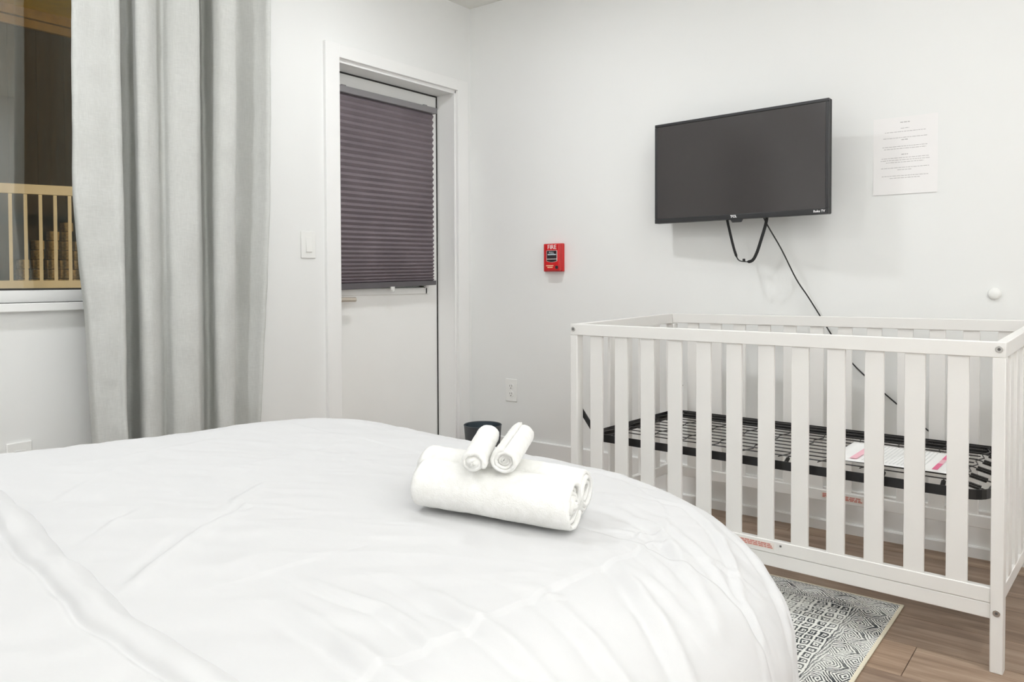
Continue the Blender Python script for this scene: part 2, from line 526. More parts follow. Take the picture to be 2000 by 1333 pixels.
# floor: slab plus planks running along the right wall
floor = tag(MB().box(RX0 - WT, WT, RY0 - WT, WT, -0.12, -0.012).build('floor', M['gap']), kind='structure')
PW = 0.19
xs = -0.88 + PW * 5
row = 0
plank_mesh = {}
first = True
while xs - PW * row > RX0:
    x1 = min(xs - PW * row, 0.0); x0 = max(xs - PW * (row + 1), RX0)
    xa, xb = xs - PW * (row + 1), xs - PW * row
    row += 1
    if x1 - x0 < 0.004: continue
    x1 = min(x1 + (0.0 if x1 < 0 else 0.0), 0.0)
    random.seed(row * 7)
    y = 0.0 if row != 5 else None
    cuts = []
    yy = -random.uniform(0.2, 1.15)
    if row == 6: yy = -2.327 + 1.22
    if row == 5: yy = -0.55
    if row == 7: yy = -0.40
    while yy > RY0: cuts.append(yy); yy -= 1.22
    ys = [0.0] + cuts + [RY0]
    for a_, b_ in zip(ys[:-1], ys[1:]):
        if a_ - b_ < 0.05: continue
        L_ = a_ - b_; W_ = x1 - x0
        key = (round(L_, 3), round(W_, 3))
        g_ = 0.0009
        if key not in plank_mesh:
            mb = MB()
            z1, z0, e = 0.0, -0.012, 0.0008
            hx, hy = W_ / 2 - g_, L_ / 2 - g_
            vs = [(-hx, -hy, z0), (hx, -hy, z0), (hx, hy, z0), (-hx, hy, z0), (-hx, -hy, z1 - e), (hx, -hy, z1 - e), (hx, hy, z1 - e), (-hx, hy, z1 - e),
                  (-hx + e, -hy + e, z1), (hx - e, -hy + e, z1), (hx - e, hy - e, z1), (-hx + e, hy - e, z1)]
            fs = [(0, 3, 2, 1), (0, 1, 5, 4), (1, 2, 6, 5), (2, 3, 7, 6), (3, 0, 4, 7), (4, 5, 9, 8), (5, 6, 10, 9), (6, 7, 11, 10), (7, 4, 8, 11), (8, 9, 10, 11)]
            me = MB().add(vs, fs).mesh('plank'); me.materials.append(M['oak'])
            plank_mesh[key] = me
        o = bpy.data.objects.new('plank', plank_mesh[key])
        link(o, floor); o.location = ((x0 + x1) / 2, (a_ + b_) / 2, 0)

# baseboards: tall flat board plus a low shoe with a lit ledge
BBH = 0.168
def baseboard_profile(s):     # (offset from wall, z)
    return [(0, 0), (s * 0.026, 0), (s * 0.026, 0.036), (s * 0.022, 0.041), (s * 0.013, 0.041), (s * 0.013, BBH - 0.004), (s * 0.009, BBH), (0, BBH)]
tag(MB().prism([(a, z) for a, z in baseboard_profile(-1)], RY0, 0, 'y').build('baseboard_right', M['trim']), kind='structure')
bb = MB()
bb.prism([(a, z) for a, z in baseboard_profile(-1)], RX0, -0.976, 'x')
bb.prism([(a, z) for a, z in baseboard_profile(-1)], -0.033, -0.027, 'x')
tag(bb.build('baseboard_far', M['trim']), kind='structure')
tag(MB().prism([(RX0 - a, z) for a, z in baseboard_profile(-1)], RY0, 0, 'y').build('baseboard_left', M['trim']), kind='structure')
tag(MB().prism([(RY0 - a, z) for a, z in baseboard_profile(-1)], RX0, 0, 'x').build('baseboard_rear', M['trim']), kind='structure')

# ------------------------------------------------------------------ door
DR = 0.13       # recess of the slab face
trim = empty('trim_1', (-0.51, 0, 0)); tag(trim, kind='structure')
def tpart(mb, name, mat, bevel=0.0015):
    o = mb.build(name, mat, None, bevel=bevel)
    o.parent = trim; o.matrix_parent_inverse = Matrix.Translation((0.51, 0, 0))
    return o
T = 0.018
tpart(MB().box(-0.975, -0.898, -T, 0, 0, 2.024), 'casing_side', M['trim'])
tpart(MB().box(-0.118, -0.040, -T, 0, 0, 2.024), 'casing_side', M['trim'])
tpart(MB().box(-0.898, -0.118, -T, 0, 1.966, 2.024), 'casing_head', M['trim'])
tpart(MB().box(-0.905, -0.893, 0, WT, 0, 1.965), 'jamb', M['trim'], 0.001)
tpart(MB().box(-0.124, -0.112, 0, WT, 0, 1.965), 'jamb', M['trim'], 0.001)
tpart(MB().box(-0.893, -0.124, 0.0, WT, -0.012, 0.009), 'threshold', M['bolt'], 0.001)
tpart(MB().box(-0.905, -0.112, 0, WT, 1.953, 1.972), 'head_jamb', M['trim'], 0.001)
# low door stop strip near the room side of the jambs
tpart(MB().box(-0.128, -0.124, 0.0, 0.014, 0, 1.953), 'stop_strip', M['trim'], 0.001)
tpart(MB().box(-0.893, -0.128, 0.0, 0.014, 1.949, 1.953), 'stop_strip', M['trim'], 0.001)
tpart(MB().box(-0.1295, -0.124, DR - 0.004, DR + 0.02, 0, 1.953).box(-0.893, -0.1295, DR - 0.004, DR + 0.02, 1.9465, 1.953), 'weatherstrip', M['gap'], 0)

door = MB()
GX0, GX1, GZ0, GZ1 = -0.80, -0.215, 0.93, 1.84
door.box(-0.892, GX0, DR, DR + 0.03, 0.01, 1.9465)
door.box(GX1, -0.1297, DR, DR + 0.03, 0.01, 1.9465)
door.box(GX0, GX1, DR, DR + 0.03, 0.01, GZ0)
door.box(GX0, GX1, DR, DR + 0.03, GZ1, 1.9465)
d1 = door.build('door_1', M['door']); tag(d1, 'white painted half-glass exterior door set deep in its casing', kind='structure')
fr = MB()
for (x0, x1, z0, z1) in ((GX0 - 0.02, GX0 + 0.012, GZ0 - 0.02, GZ1 + 0.02), (GX1 - 0.012, GX1 + 0.02, GZ0 - 0.02, GZ1 + 0.02), (GX0, GX1, GZ0 - 0.02, GZ0 + 0.012), (GX0, GX1, GZ1 - 0.012, GZ1 + 0.02)):
    fr.box(x0, x1, DR - 0.012, DR + 0.002, z0, z1)
fr.build('glass_frame', M['door'], d1, bevel=0.002)
MB().box(GX0, GX1, DR + 0.012, DR + 0.016, GZ0, GZ1).build('pane', M['glass'], d1)
h = MB().lathe([(0.028, DR - 0.010), (0.028, DR + 0.001)], 28, 'y', (-0.845, 0, 0.893))
h.lathe([(0.009, DR - 0.06), (0.009, DR - 0.008)], 16, 'y', (-0.845, 0, 0.893))
h.build('rosette', M['nickel'], d1, bevel=0.001)
MB().tube([(-0.872, DR - 0.058, 0.893), (-0.80, DR - 0.060, 0.893), (-0.744, DR - 0.060, 0.892)], 0.0108, 16).build('lever_handle', M['nickel'], d1, smooth='auto')

# pleated blind hanging on the door
bl = tag(empty('pleated_blind', (-0.53, 0.09, 0.94)), 'dark plum-grey pleated blind hanging over the door glass', 'blind')
def bpart(mb, name, mat, **k):
    o = mb.build(name, mat, None, **k); o.parent = bl; o.matrix_parent_inverse = Matrix.Translation((0.53, -0.09, -0.94)); return o
BX0, BX1 = -0.872, -0.197
YB = 0.082
bpart(MB().box(BX0, BX1 + 0.006, YB - 0.018, YB + 0.022, 1.842, 1.873), 'headrail', M['blind_rail'], bevel=0.003)
for x in (-0.80, -0.268):
    bpart(MB().box(x - 0.012, x + 0.012, YB - 0.012, YB + 0.046, 1.872, 1.878), 'bracket', M['blind_rail'])
    bpart(MB().box(x - 0.012, x + 0.012, YB + 0.03, YB + 0.048, 1.842, 1.872), 'bracket', M['blind_rail'])
nz = 72
V = np.zeros((2, 2 * nz + 1, 3))
for i, x in enumerate((BX0 + 0.004, BX1 - 0.006)):
    zb = 0.955 - 0.0 if i == 1 else 0.925
    zb += 0.024
    for k in range(2 * nz + 1):
        t = k / (2 * nz)
        t2 = 0.93 * t + 0.07 * (1 - (1 - t) ** 2) if False else (t * 1.18 - 0.18 * t * t * t)     # pleats bunch up near the bottom
        z = 1.843 + (zb - 1.843) * t2
        V[i, k] = (x, YB + (-0.010 if k % 4 < 2 and k % 2 else 0.010) * 0, z)
# zigzag: 36 visible folds
nf = 35
V = np.zeros((2, 2 * nf + 1, 3))
for i, x in enumerate((BX0 + 0.004, BX1 - 0.006)):
    zb = (0.965 if i == 0 else 0.978)
    for k in range(2 * nf + 1):
        t = k / (2 * nf)
        t2 = t * 1.22 - 0.22 * t ** 3.2
        V[i, k] = (x, YB + (0.0055 if k % 2 == 0 else -0.0055), 1.843 + (zb - 1.843) * t2)
me = bpy.data.meshes.new('pleated_shade')
vs = V.reshape(-1, 3); m_ = 2 * nf + 1
me.from_pydata([tuple(v) for v in vs], [], [(k, k + 1, m_ + k + 1, m_ + k) for k in range(m_ - 1)])
me.materials.append(M['pleat'])
o = bpy.data.objects.new('pleated_shade', me); link(o, bl); o.matrix_parent_inverse = Matrix.Translation((0.53, -0.09, -0.94))
s = o.modifiers.new('s', 'SOLIDIFY'); s.thickness = 0.0012
mb = MB().hexa([(BX0, YB - 0.013, 0.936), (BX1, YB - 0.013, 0.956), (BX1, YB + 0.015, 0.956), (BX0, YB + 0.015, 0.936),
                (BX0, YB - 0.013, 0.966), (BX1, YB - 0.013, 0.979), (BX1, YB + 0.015, 0.979), (BX0, YB + 0.015, 0.966)])
bpart(mb, 'bottom_rail', M['blind_bottom'], bevel=0.002)
bpart(MB().box(-0.522, -0.500, YB - 0.022, YB - 0.012, 0.934, 0.950).box(-0.517, -0.505, YB - 0.024, YB - 0.016, 0.924, 0.935), 'pull_tab', M['clear'], bevel=0.001)

# ------------------------------------------------------------------ window
win = tag(empty('window_1', (-2.46, 0, WZ0)), kind='structure')
def wpart(mb, name, mat, **k):
    o = mb.build(name, mat, None, **k); o.parent = win; o.matrix_parent_inverse = Matrix.Translation((2.46, 0, -WZ0)); return o
wpart(MB().box(WX0 - 0.04, WX1 + 0.04, -0.030, 0.05, 0.888, 0.915), 'stool', M['trim'], bevel=0.003)
f_ = MB()
f_.box(WX0, WX1, 0.03, 0.10, 0.915, 0.955)
f_.box(WX0, WX1, 0.03, 0.10, WZ1 - 0.045, WZ1)
f_.box(WX0, WX0 + 0.045, 0.03, 0.10, 0.955, WZ1 - 0.045)
f_.box(WX1 - 0.045, WX1, 0.03, 0.10, 0.955, WZ1 - 0.045)
wpart(f_, 'window_frame', M['trim'], bevel=0.002)
wpart(MB().box(WX0 + 0.045, WX1 - 0.045, 0.048, 0.06, 0.955, 0.961), 'glazing_bead', M['gap'])
wpart(MB().box(WX0 + 0.045, WX1 - 0.045, 0.056, 0.060, 0.961, WZ1 - 0.045), 'pane', M['glass'])

# ------------------------------------------------------------------ ceiling lamps
def ceiling_lamp(x, y, lab, watts):
    t = tag(empty('ceiling_light', (x, y, CEIL)), lab, 'ceiling light', 'round recessed lamps in the ceiling')
    MB().lathe([(0.092, 0.0), (0.092, -0.004), (0.088, -0.007), (0.072, -0.007), (0.070, -0.003), (0.070, 0.0)], 40).build('trim_ring', M['lamp_trim'], t, smooth='auto')
    MB().lathe([(0.070, -0.001), (0.070, -0.0035)], 40).build('diffuser', M['lamp_glow'], t)
    ld = bpy.data.lights.new('lamp', 'AREA'); ld.shape = 'DISK'; ld.size = 0.13
    ld.energy = watts; ld.color = LAMP_RGB
    lo = bpy.data.objects.new('lamp', ld); link(lo, t); lo.location = (0, 0, -0.010)
    return t
LL = ['round recessed ceiling lamp nearest the corner between door and right wall', 'round recessed ceiling lamp above the television side of the crib',
      'round recessed ceiling lamp near the window', 'round recessed ceiling lamp by the right wall at the rear']
for (x, y), l, w_ in zip(LAMPS, LL, LAMP_W): ceiling_lamp(x, y, l, w_)

# ------------------------------------------------------------------ curtain
CP = [(-2.062, 0), (-2.077, -0.045), (-2.055, -0.055), (-2.011, -0.06), (-1.971, -0.06), (-1.952, -0.065), (-1.934, -0.05), (-1.915, 0.005), (-1.890, 0.062), (-1.858, 0.062), (-1.862, 0.01), (-1.873, -0.04), (-1.851, -0.055), (-1.817, -0.04), (-1.783, -0.01), (-1.768, -0.015), (-1.764, -0.045), (-1.737, -0.06), (-1.693, -0.065), (-1.67, -0.055), (-1.634, 0), (-1.598, 0.05), (-1.58, 0.05), (-1.583, 0.01), (-1.591, -0.03), (-1.575, -0.05), (-1.538, -0.05), (-1.512, -0.036), (-1.487, 0.0), (-1.462, 0.045), (-1.435, 0.050), (-1.405, 0.025), (-1.378, -0.005), (-1.360, -0.028), (-1.345, -0.030), (-1.334, -0.016)]


def smooth_curve(P, n):
    P = np.array(P, float); out = []
    m = len(P)
    for i in range(m - 1):
        p0, p1, p2, p3 = P[max(i - 1, 0)], P[i], P[i + 1], P[min(i + 2, m - 1)]
        for t in np.linspace(0, 1, n, endpoint=False):
            out.append(0.5 * ((2 * p1) + (-p0 + p2) * t + (2 * p0 - 5 * p1 + 4 * p2 - p3) * t * t + (-p0 + 3 * p1 - 3 * p2 + p3) * t ** 3))
    out.append(P[-1])
    return np.array(out)


def make_curtain():
    prof = smooth_curve(CP, 9)
    nz_ = 170
    zs_ = np.linspace(2.26, 0.03, nz_)
    V = np.zeros((len(prof), nz_, 3))
    xl, xr = -2.062, -1.339
    for j, z in enumerate(zs_):
        # left and right edges drift with height
        le = np.interp(z, [0.03, 0.47, 0.87, 1.05, 1.25, 1.9, 2.3], [0.05, 0.045, 0.030, 0.012, -0.004, 0.0, 0.0])
        re = np.interp(z, [0.03, 0.45, 0.9, 1.28, 2.07, 2.3], [-0.085, -0.070, -0.045, -0.025, -0.012, -0.01])
        for i, (x, yo) in enumerate(prof):
            t = (x - xl) / (xr - xl)
            xx = x + le * max(0, 1 - t / 0.17) + re * max(0, (t - 0.72) / 0.28)
            depth = 1.0 + 0.18 * math.sin(z * 2.1 + t * 5)
            yy = yo * depth
            w = noise.noise(Vector((x * 7, z * 0.9, yo * 9 + 3)))
            w2 = noise.noise(Vector((x * 22, z * 5.5, 7 + yo * 20)))
            w3 = noise.noise(Vector((x * 12 + 5, z * 14, 2)))
            yy += 0.012 * w + 0.004 * w2 + 0.0032 * w3
            xx += 0.008 * noise.noise(Vector((x * 5 + 9, z * 0.8, 1)))
            # gathered lower creases
            if z < 1.0:
                yy += 0.010 * (1.0 - z) * math.sin((x * 34 + z * 3.2)) * (0.5 + 0.5 * noise.noise(Vector((x * 6, z * 3, 11))))
            V[i, j] = (xx, -0.128 + yy, z)
    c = grid_obj('curtain', V, M['linen'], None, solid=0.0015)
    return c


cur = make_curtain()
tag(cur, 'long light grey linen-look curtain hanging in deep folds beside the window', 'curtain')
rod = tag(empty('curtain_rod', (-2.4, -0.128, 2.28)), 'slim metal curtain rod above the window carrying the grey curtain', 'curtain rod')
MB().tube([(-0.95, 0, 0), (1.15, 0, 0)], 0.012, 14).build('rod', M['nickel'], rod, smooth='auto')
for x in (-0.85, 1.09):
    MB().box(x - 0.008, x + 0.008, 0, 0.126, -0.006, 0.006).box(x - 0.02, x + 0.02, 0.120, 0.127, -0.03, 0.03).build('bracket', M['nickel'], rod, bevel=0.001)

# ------------------------------------------------------------------ crib
CZ = 0.826
crib = tag(empty('crib', (-0.867, -1.213, 0), math.radians(-2.217)), 'white slatted wooden baby crib standing along the right wall without a mattress', 'crib')
# local axes: x towards the wall (0 .. CW), y = -v (0 .. -CL)
CL, CW, PT = 1.314, 0.719, 0.036
BACKZ0, BACKZ1 = 0.838, 0.850        # the back rail stands a touch higher
c_ = crib
def cb(name, x0, x1, v0, v1, z0, z1, mat='crib', bevel=0.002, parent=None):
    return MB().box(x0, x1, -v1, -v0, z0, z1).build(name, M[mat], parent or c_, bevel=bevel)
# posts
cb('post', 0, PT, 0, 0.029, 0, CZ - 0.038)
cb('post', 0, PT, CL - 0.029, CL, 0, CZ - 0.038)
cb('post', CW - PT, CW, 0, PT, 0, CZ - 0.030)
cb('post', CW - PT, CW, CL - PT, CL, 0, CZ - 0.022)
# front
cb('top_rail', 0, 0.024, 0, CL, CZ - 0.038, CZ + 0.001)
cb('bottom_rail', 0.004, 0.026, 0.028, CL - 0.028, 0.1725, 0.2105)
cb('lower_board', 0.005, 0.024, 0.028, CL - 0.028, 0.1330, 0.1715)
# back
mb = MB(); x0, x1 = CW - 0.024, CW
mb.hexa([(x0, -CL, BACKZ1 - 0.038), (x1, -CL, BACKZ1 - 0.038), (x1, 0, BACKZ0 - 0.038), (x0, 0, BACKZ0 - 0.038),
         (x0, -CL, BACKZ1), (x1, -CL, BACKZ1), (x1, 0, BACKZ0), (x0, 0, BACKZ0)])
mb.build('top_rail', M['crib'], c_, bevel=0.002)
cb('bottom_rail', CW - 0.026, CW - 0.004, PT, CL - PT, 0.163, 0.203)
# sides
for v0, zb_ in ((0, BACKZ0), (CL - 0.024, BACKZ1)):
    ya, yb = -v0 - 0.024, -v0
    mb = MB().hexa([(0.024, ya, CZ - 0.038), (CW - 0.024, ya, zb_ - 0.040), (CW - 0.024, yb, zb_ - 0.040), (0.024, yb, CZ - 0.038),
                    (0.024, ya, CZ + 0.001), (CW - 0.024, ya, zb_), (CW - 0.024, yb, zb_), (0.024, yb, CZ + 0.001)])
    mb.build('side_rail', M['crib'], c_, bevel=0.002)
    vv = v0 + (0.004 if v0 == 0 else -0.002)
    cb('side_bottom_rail', PT, CW - PT, vv, vv + 0.022, 0.1725, 0.2105)
    for k in range(5):
        xc = 0.5 * CW + (k - 2) * 0.109
        cb('side_slat', xc - 0.024, xc + 0.024, v0 + 0.008, v0 + 0.019, 0.209, CZ - 0.034, bevel=0.0015)
slat_me = MB().box(0.007, 0.018, -0.0245, 0.0245, 0.2085, CZ - 0.036).mesh('slat'); slat_me.materials.append(M['crib'])
for k in range(12):
    o = bpy.data.objects.new('slat', slat_me); link(o, c_); o.location = (0, -(0.1035 + 0.1005 * k), 0)
    bv = o.modifiers.new('b', 'BEVEL'); bv.width = 0.0015; bv.segments = 2
slat_b = MB().box(CW - 0.018, CW - 0.007, -0.0245, 0.0245, 0.20, CZ - 0.012).mesh('back_slat'); slat_b.materials.append(M['crib'])
for k in range(12):
    o = bpy.data.objects.new('back_slat', slat_b); link(o, c_); o.location = (0, -(0.1145 + 0.1005 * k), 0)
    bv = o.modifiers.new('b', 'BEVEL'); bv.width = 0.0015; bv.segments = 2
# bolts on the front posts
for v, z in ((0.013, CZ - 0.017), (CL - 0.0145, CZ - 0.017), (CL - 0.0145, 0.152), (0.0145, 0.152)):
    mb = MB().lathe([(0.0085, -0.0025), (0.0085, 0.001)], 20, 'x', (0, -v, z))
    bo = mb.build('bolt', M['bolt'], c_, bevel=0.0008)
    MB().lathe([(0.0038, -0.0029), (0.0038, -0.0020)], 6, 'x', (0, -v, z)).build('socket', M['slot'], bo)
cb('screw', 0.001, 0.005, 0.752, 0.757, 0.197, 0.202, 'slot', 0)
# warning labels, printed strips
for (x, v0, v1, z0, z1) in ((0.0032, 0.60, 0.735, 0.184, 0.203), ):
    lab = MB().box(x, x + 0.001, -v1, -v0, z0, z1).build('warning_label', M['label'], c_)
    t = MB(); random.seed(3)
    for r_, zz in enumerate((0.1985, 0.1935, 0.1885)):
        v = v0 + 0.004 + (0.03 if r_ == 2 else 0)
        while v < v1 - 0.012:
            w = random.uniform(0.006, 0.02)
            t.box(x - 0.0004, x, -min(v + w, v1 - 0.003), -v, zz - 0.0016, zz + 0.0016); v += w + 0.002
    t.build('print', M['red_ink'], lab)
x = CW - 0.0270
lab = MB().box(x, x + 0.001, -0.80, -0.64, 0.174, 0.196).build('warning_label', M['label'], c_)
t = MB()
for r_, zz in enumerate((0.190, 0.184, 0.179)):
    v = 0.645
    while v < 0.78:
        w = random.uniform(0.006, 0.02); t.box(x - 0.0004, x, -(v + w), -v, zz - 0.002, zz + 0.002); v += w + 0.003
t.build('print', M['red_ink'], lab)

# sprung metal base hung inside the crib
sx0, sx1, sv0, sv1, sz = 0.045, 0.675, 0.045, 1.272, 0.441
def rounded(x0, x1, y0, y1, r, n=6):
    pts = []
    for cx, cy, a0 in ((x1 - r, y1 - r, 0), (x0 + r, y1 - r, 90), (x0 + r, y0 + r, 180), (x1 - r, y0 + r, 270)):
        for k in range(n + 1):
            a = math.radians(a0 + 90 * k / n); pts.append((cx + r * math.cos(a), cy + r * math.sin(a)))
    return pts
def ring_prism(outer, inner, z0, z1):
    n = len(outer); mb = MB()
    vs = [(a, b, z0) for a, b in outer] + [(a, b, z1) for a, b in outer] + [(a, b, z0) for a, b in inner] + [(a, b, z1) for a, b in inner]
    fs = []
    for i in range(n):
        j = (i + 1) % n
        fs += [(i, j, n + j, n + i), (2 * n + i, 3 * n + i, 3 * n + j, 2 * n + j), (n + i, n + j, 3 * n + j, 3 * n + i), (i, 2 * n + i, 2 * n + j, j)]
    return mb.add(vs, fs)
out_ = rounded(sx0, sx1, -sv1, -sv0, 0.055); mid_ = rounded(sx0 + 0.002, sx1 - 0.002, -sv1 + 0.002, -sv0 - 0.002, 0.053)
in_ = rounded(sx0 + 0.022, sx1 - 0.022, -sv1 + 0.022, -sv0 - 0.022, 0.035)
fb = ring_prism(out_, mid_, sz - 0.026, sz)
f2 = ring_prism(mid_, in_, sz - 0.027, sz - 0.025)
fb.add(f2.v, f2.f)
base = fb.build('spring_frame', M['black_metal'], c_)
wx0, wx1, wv0, wv1, wz = sx0 + 0.062, sx1 - 0.055, sv0 + 0.075, sv1 - 0.085, sz + 0.004
for k in range(11):
    xx = wx0 + (wx1 - wx0) * k / 10
    MB().tube([(xx, -wv0, wz), (xx, -wv1, wz)], 0.0019, 6).build('long_wire', M['wire'], base)
cross_v = [wv0 + (wv1 - wv0) * k / 9 for k in range(10)]
for k, v in enumerate(cross_v):
    s_ = 0.004
    pts = []
    for j in range(11):
        xx = wx0 + (wx1 - wx0) * j / 10
        pts.append((xx, -(v + (0.010 if j % 2 else -0.004)), wz - s_))
    pts = [(wx0 - 0.006, -(v - 0.004), wz - s_)] + pts
    MB().tube(pts, 0.0018, 6).build('cross_wire', M['wire'], base)
# coil springs joining the wire grid to the rail
def coil(p0, p1, r=0.0058, turns=13):
    p0, p1 = Vector(p0), Vector(p1); d = p1 - p0; L = d.length; t = d.normalized()
    a = Vector((0, 0, 1)); b_ = t.cross(a).normalized(); c2 = t.cross(b_)
    s0, s1 = 0.22, 0.78
    pts = [p0, p0 + d * (s0 - 0.04)]
    N = turns * 8
    for i in range(N + 1):
        u = s0 + (s1 - s0) * i / N; an = 2 * PI * turns * i / N
        pts.append(p0 + d * u + (b_ * math.cos(an) + c2 * math.sin(an)) * r)
    pts += [p1 - d * (s0 - 0.04), p1]
    return MB().tube(pts, 0.0019, 5)
for k in range(6):
    xx = wx0 + (wx1 - wx0) * (k + 0.1) / 5.2
    coil((xx, -wv1, wz), (xx, -(sv1 - 0.012), sz - 0.014)).build('spring', M['wire'], base)
    coil((xx, -wv0, wz), (xx, -(sv0 + 0.012), sz - 0.014)).build('spring', M['wire'], base)
for v in (0.13, 0.47, 0.74, 1.01, 1.16):
    coil((wx0, -v, wz), (sx0 + 0.012, -v - 0.004, sz - 0.014), 0.0045, 5).build('spring', M['wire'], base)
    coil((wx1, -v, wz), (sx1 - 0.012, -v - 0.004, sz - 0.014), 0.0045, 5).build('spring', M['wire'], base)
# hanger arms at the corners
def arm(p0, p1, wdt=0.009, th=0.0025):
    p0, p1 = Vector(p0), Vector(p1); d = (p1 - p0).normalized(); s = Vector((1, 0, 0)) if abs(d.x) < .9 else Vector((0, 1, 0))
    n = d.cross(s).normalized() * wdt; s = s * th
    a, b_ = p0 - d * 0.008, p1 + d * 0.008
    return MB().hexa([tuple(q) for q in (a - n - s, a + n - s, a + n + s, a - n + s, b_ - n - s, b_ + n - s, b_ + n + s, b_ - n + s)])
for xx, (va, za), (vb, zb) in ((0.040, (0.021, 0.514), (0.078, 0.443)), (0.680, (0.070, 0.541), (0.024, 0.445)),
                               (0.042, (1.300, 0.516), (1.288, 0.452)), (0.680, (1.300, 0.541), (1.288, 0.452))):
    ar = arm((xx, -va, za), (xx, -vb, zb)).build('hanger_arm', M['black_metal'], c_, bevel=0.001)
    MB().lathe([(0.0052, -0.0035), (0.0052, 0.0)], 16, 'x', (xx - 0.002, -va, za)).build('rivet', M['bolt'], ar)
for z in (0.40, 0.31):
    MB().lathe([(0.004, 0), (0.004, 0.002)], 12, 'x', (0.0355, -0.018, z)).build('insert', M['slot'], c_)

# instruction sheets lying on the wires
sh = tag(empty('instruction_sheet', (0, 0, 0)), 'white printed instruction sheet with pink headings lying on the crib wires', 'paper sheet')
sh.matrix_world = crib.matrix_basis @ Matrix.Translation((0.285, -1.005, wz + 0.0035)) @ Matrix.Rotation(math.radians(1.5), 4, 'Z')
def sheet_grid(x0, x1, y0, y1, z=0, amp=0.002):
    n, m = 14, 16; V = np.zeros((n, m, 3))
    for i in range(n):
        for j in range(m):
            a, b_ = i / (n - 1), j / (m - 1)
            V[i, j] = (x0 + (x1 - x0) * a, y0 + (y1 - y0) * b_, z + amp * (0.5 + 0.5 * math.sin(a * 3 + b_ * 5)))
    return V
grid_obj('sheet', sheet_grid(-0.14, 0.14, -0.165, 0.165), M['paper_white'], sh, solid=0.0004)
p_ = MB(); q_ = MB(); r_ = MB(); random.seed(8)
zt_ = 0.0028
p_.box(-0.11, 0.12, 0.092, 0.112, zt_, zt_ + 0.0002)                 # soft pink heading
for a0, a1 in ((-0.115, -0.03), (0.03, 0.11)):
    MB().box(a0, a1, -0.122, -0.108, zt_, zt_ + 0.0003).build('pink_heading', M['pink'], sh)
MB().box(-0.03, 0.03, -0.122, -0.108, zt_, zt_ + 0.0002).build('soft_pink_print', M['pink_soft'], sh)
for yy in [0.075 - 0.0105 * k for k in range(16)]:
    xx = -0.12
    while xx < 0.11:
        w = random.uniform(0.01, 0.04); r_.box(xx, min(xx + w, 0.12), yy - 0.0016, yy + 0.0016, zt_, zt_ + 0.0002); xx += w + 0.004
p_.build('soft_pink_print', M['pink_soft'], sh); tag(r_.build('text_lines', M['ink_soft'], sh), kind='stuff')

# ------------------------------------------------------------------ television
tw = Vector((-0.094, -0.9955, 0)).normalized(); tn = Vector((-0.9955, 0.094, 0)).normalized()
tvc = Vector((-0.150, -1.524, 1.434))
tv = tag(empty('television', tvc), 'black flat television mounted on the right wall above the crib', 'television')
# local: x = along width, y = up, z = out of the screen
TVM = Matrix(((tw.x, 0, tn.x, tvc.x), (tw.y, 0, tn.y, tvc.y), (0, 1, 0, tvc.z), (0, 0, 0, 1)))
tv.matrix_world = TVM
TW_, TH_ = 0.747, 0.424
hw, hh = TW_ / 2, TH_ / 2
MB().box(-hw, hw, -hh, hh, -0.030, -0.006).build('case', M['tv_back'], tv, bevel=0.004)
MB().box(-hw * 0.72, hw * 0.72, -hh * 0.8, hh * 0.62, -0.058, -0.029).build('rear_cover', M['tv_back'], tv, bevel=0.01)
bz = MB()
bz.box(-hw, hw, hh - 0.012, hh, -0.008, 0.003); bz.box(-hw, hw, -hh, -hh + 0.020, -0.008, 0.003)
bz.box(-hw, -hw + 0.012, -hh + 0.020, hh - 0.012, -0.008, 0.003); bz.box(hw - 0.012, hw, -hh + 0.020, hh - 0.012, -0.008, 0.003)
bz.build('bezel', M['tv_case'], tv, bevel=0.002)
MB().box(-hw + 0.011, hw - 0.011, -hh + 0.019, hh - 0.011, -0.006, 0.0005).build('screen', M['tv_screen'], tv)
MB().prism([(-0.026, 0), (0.030, 0), (0.022, -0.014), (-0.018, -0.014)], -0.006, 0.002, 'z').build('sensor_tab', M['tv_case'], tv, bevel=0.002)
for oo in tv.children:
    if oo.name.startswith('sensor_tab'): oo.location = (0.006, -hh + 0.001, 0)
text_mesh('maker_lettering', 'TCL', 0.0130, M['print_white'], tv, Matrix.Translation((-0.004, -hh + 0.011, 0.0031)) @ Matrix.Scale(1.15, 4, (1, 0, 0)), bold=0.0006)
text_mesh('corner_lettering', 'Roku TV', 0.0120, M['print_white'], tv, Matrix.Translation((hw - 0.034, -hh + 0.011, 0.0031)), bold=0.0003)
MB().box(-0.09, 0.09, -0.10, 0.10, -0.066, -0.058).build('mount_plate', M['black_metal'], tv, bevel=0.001)
MB().box(-0.03, 0.03, -0.03, 0.03, -0.135, -0.066).build('mount_arm', M['black_metal'], tv, bevel=0.002)
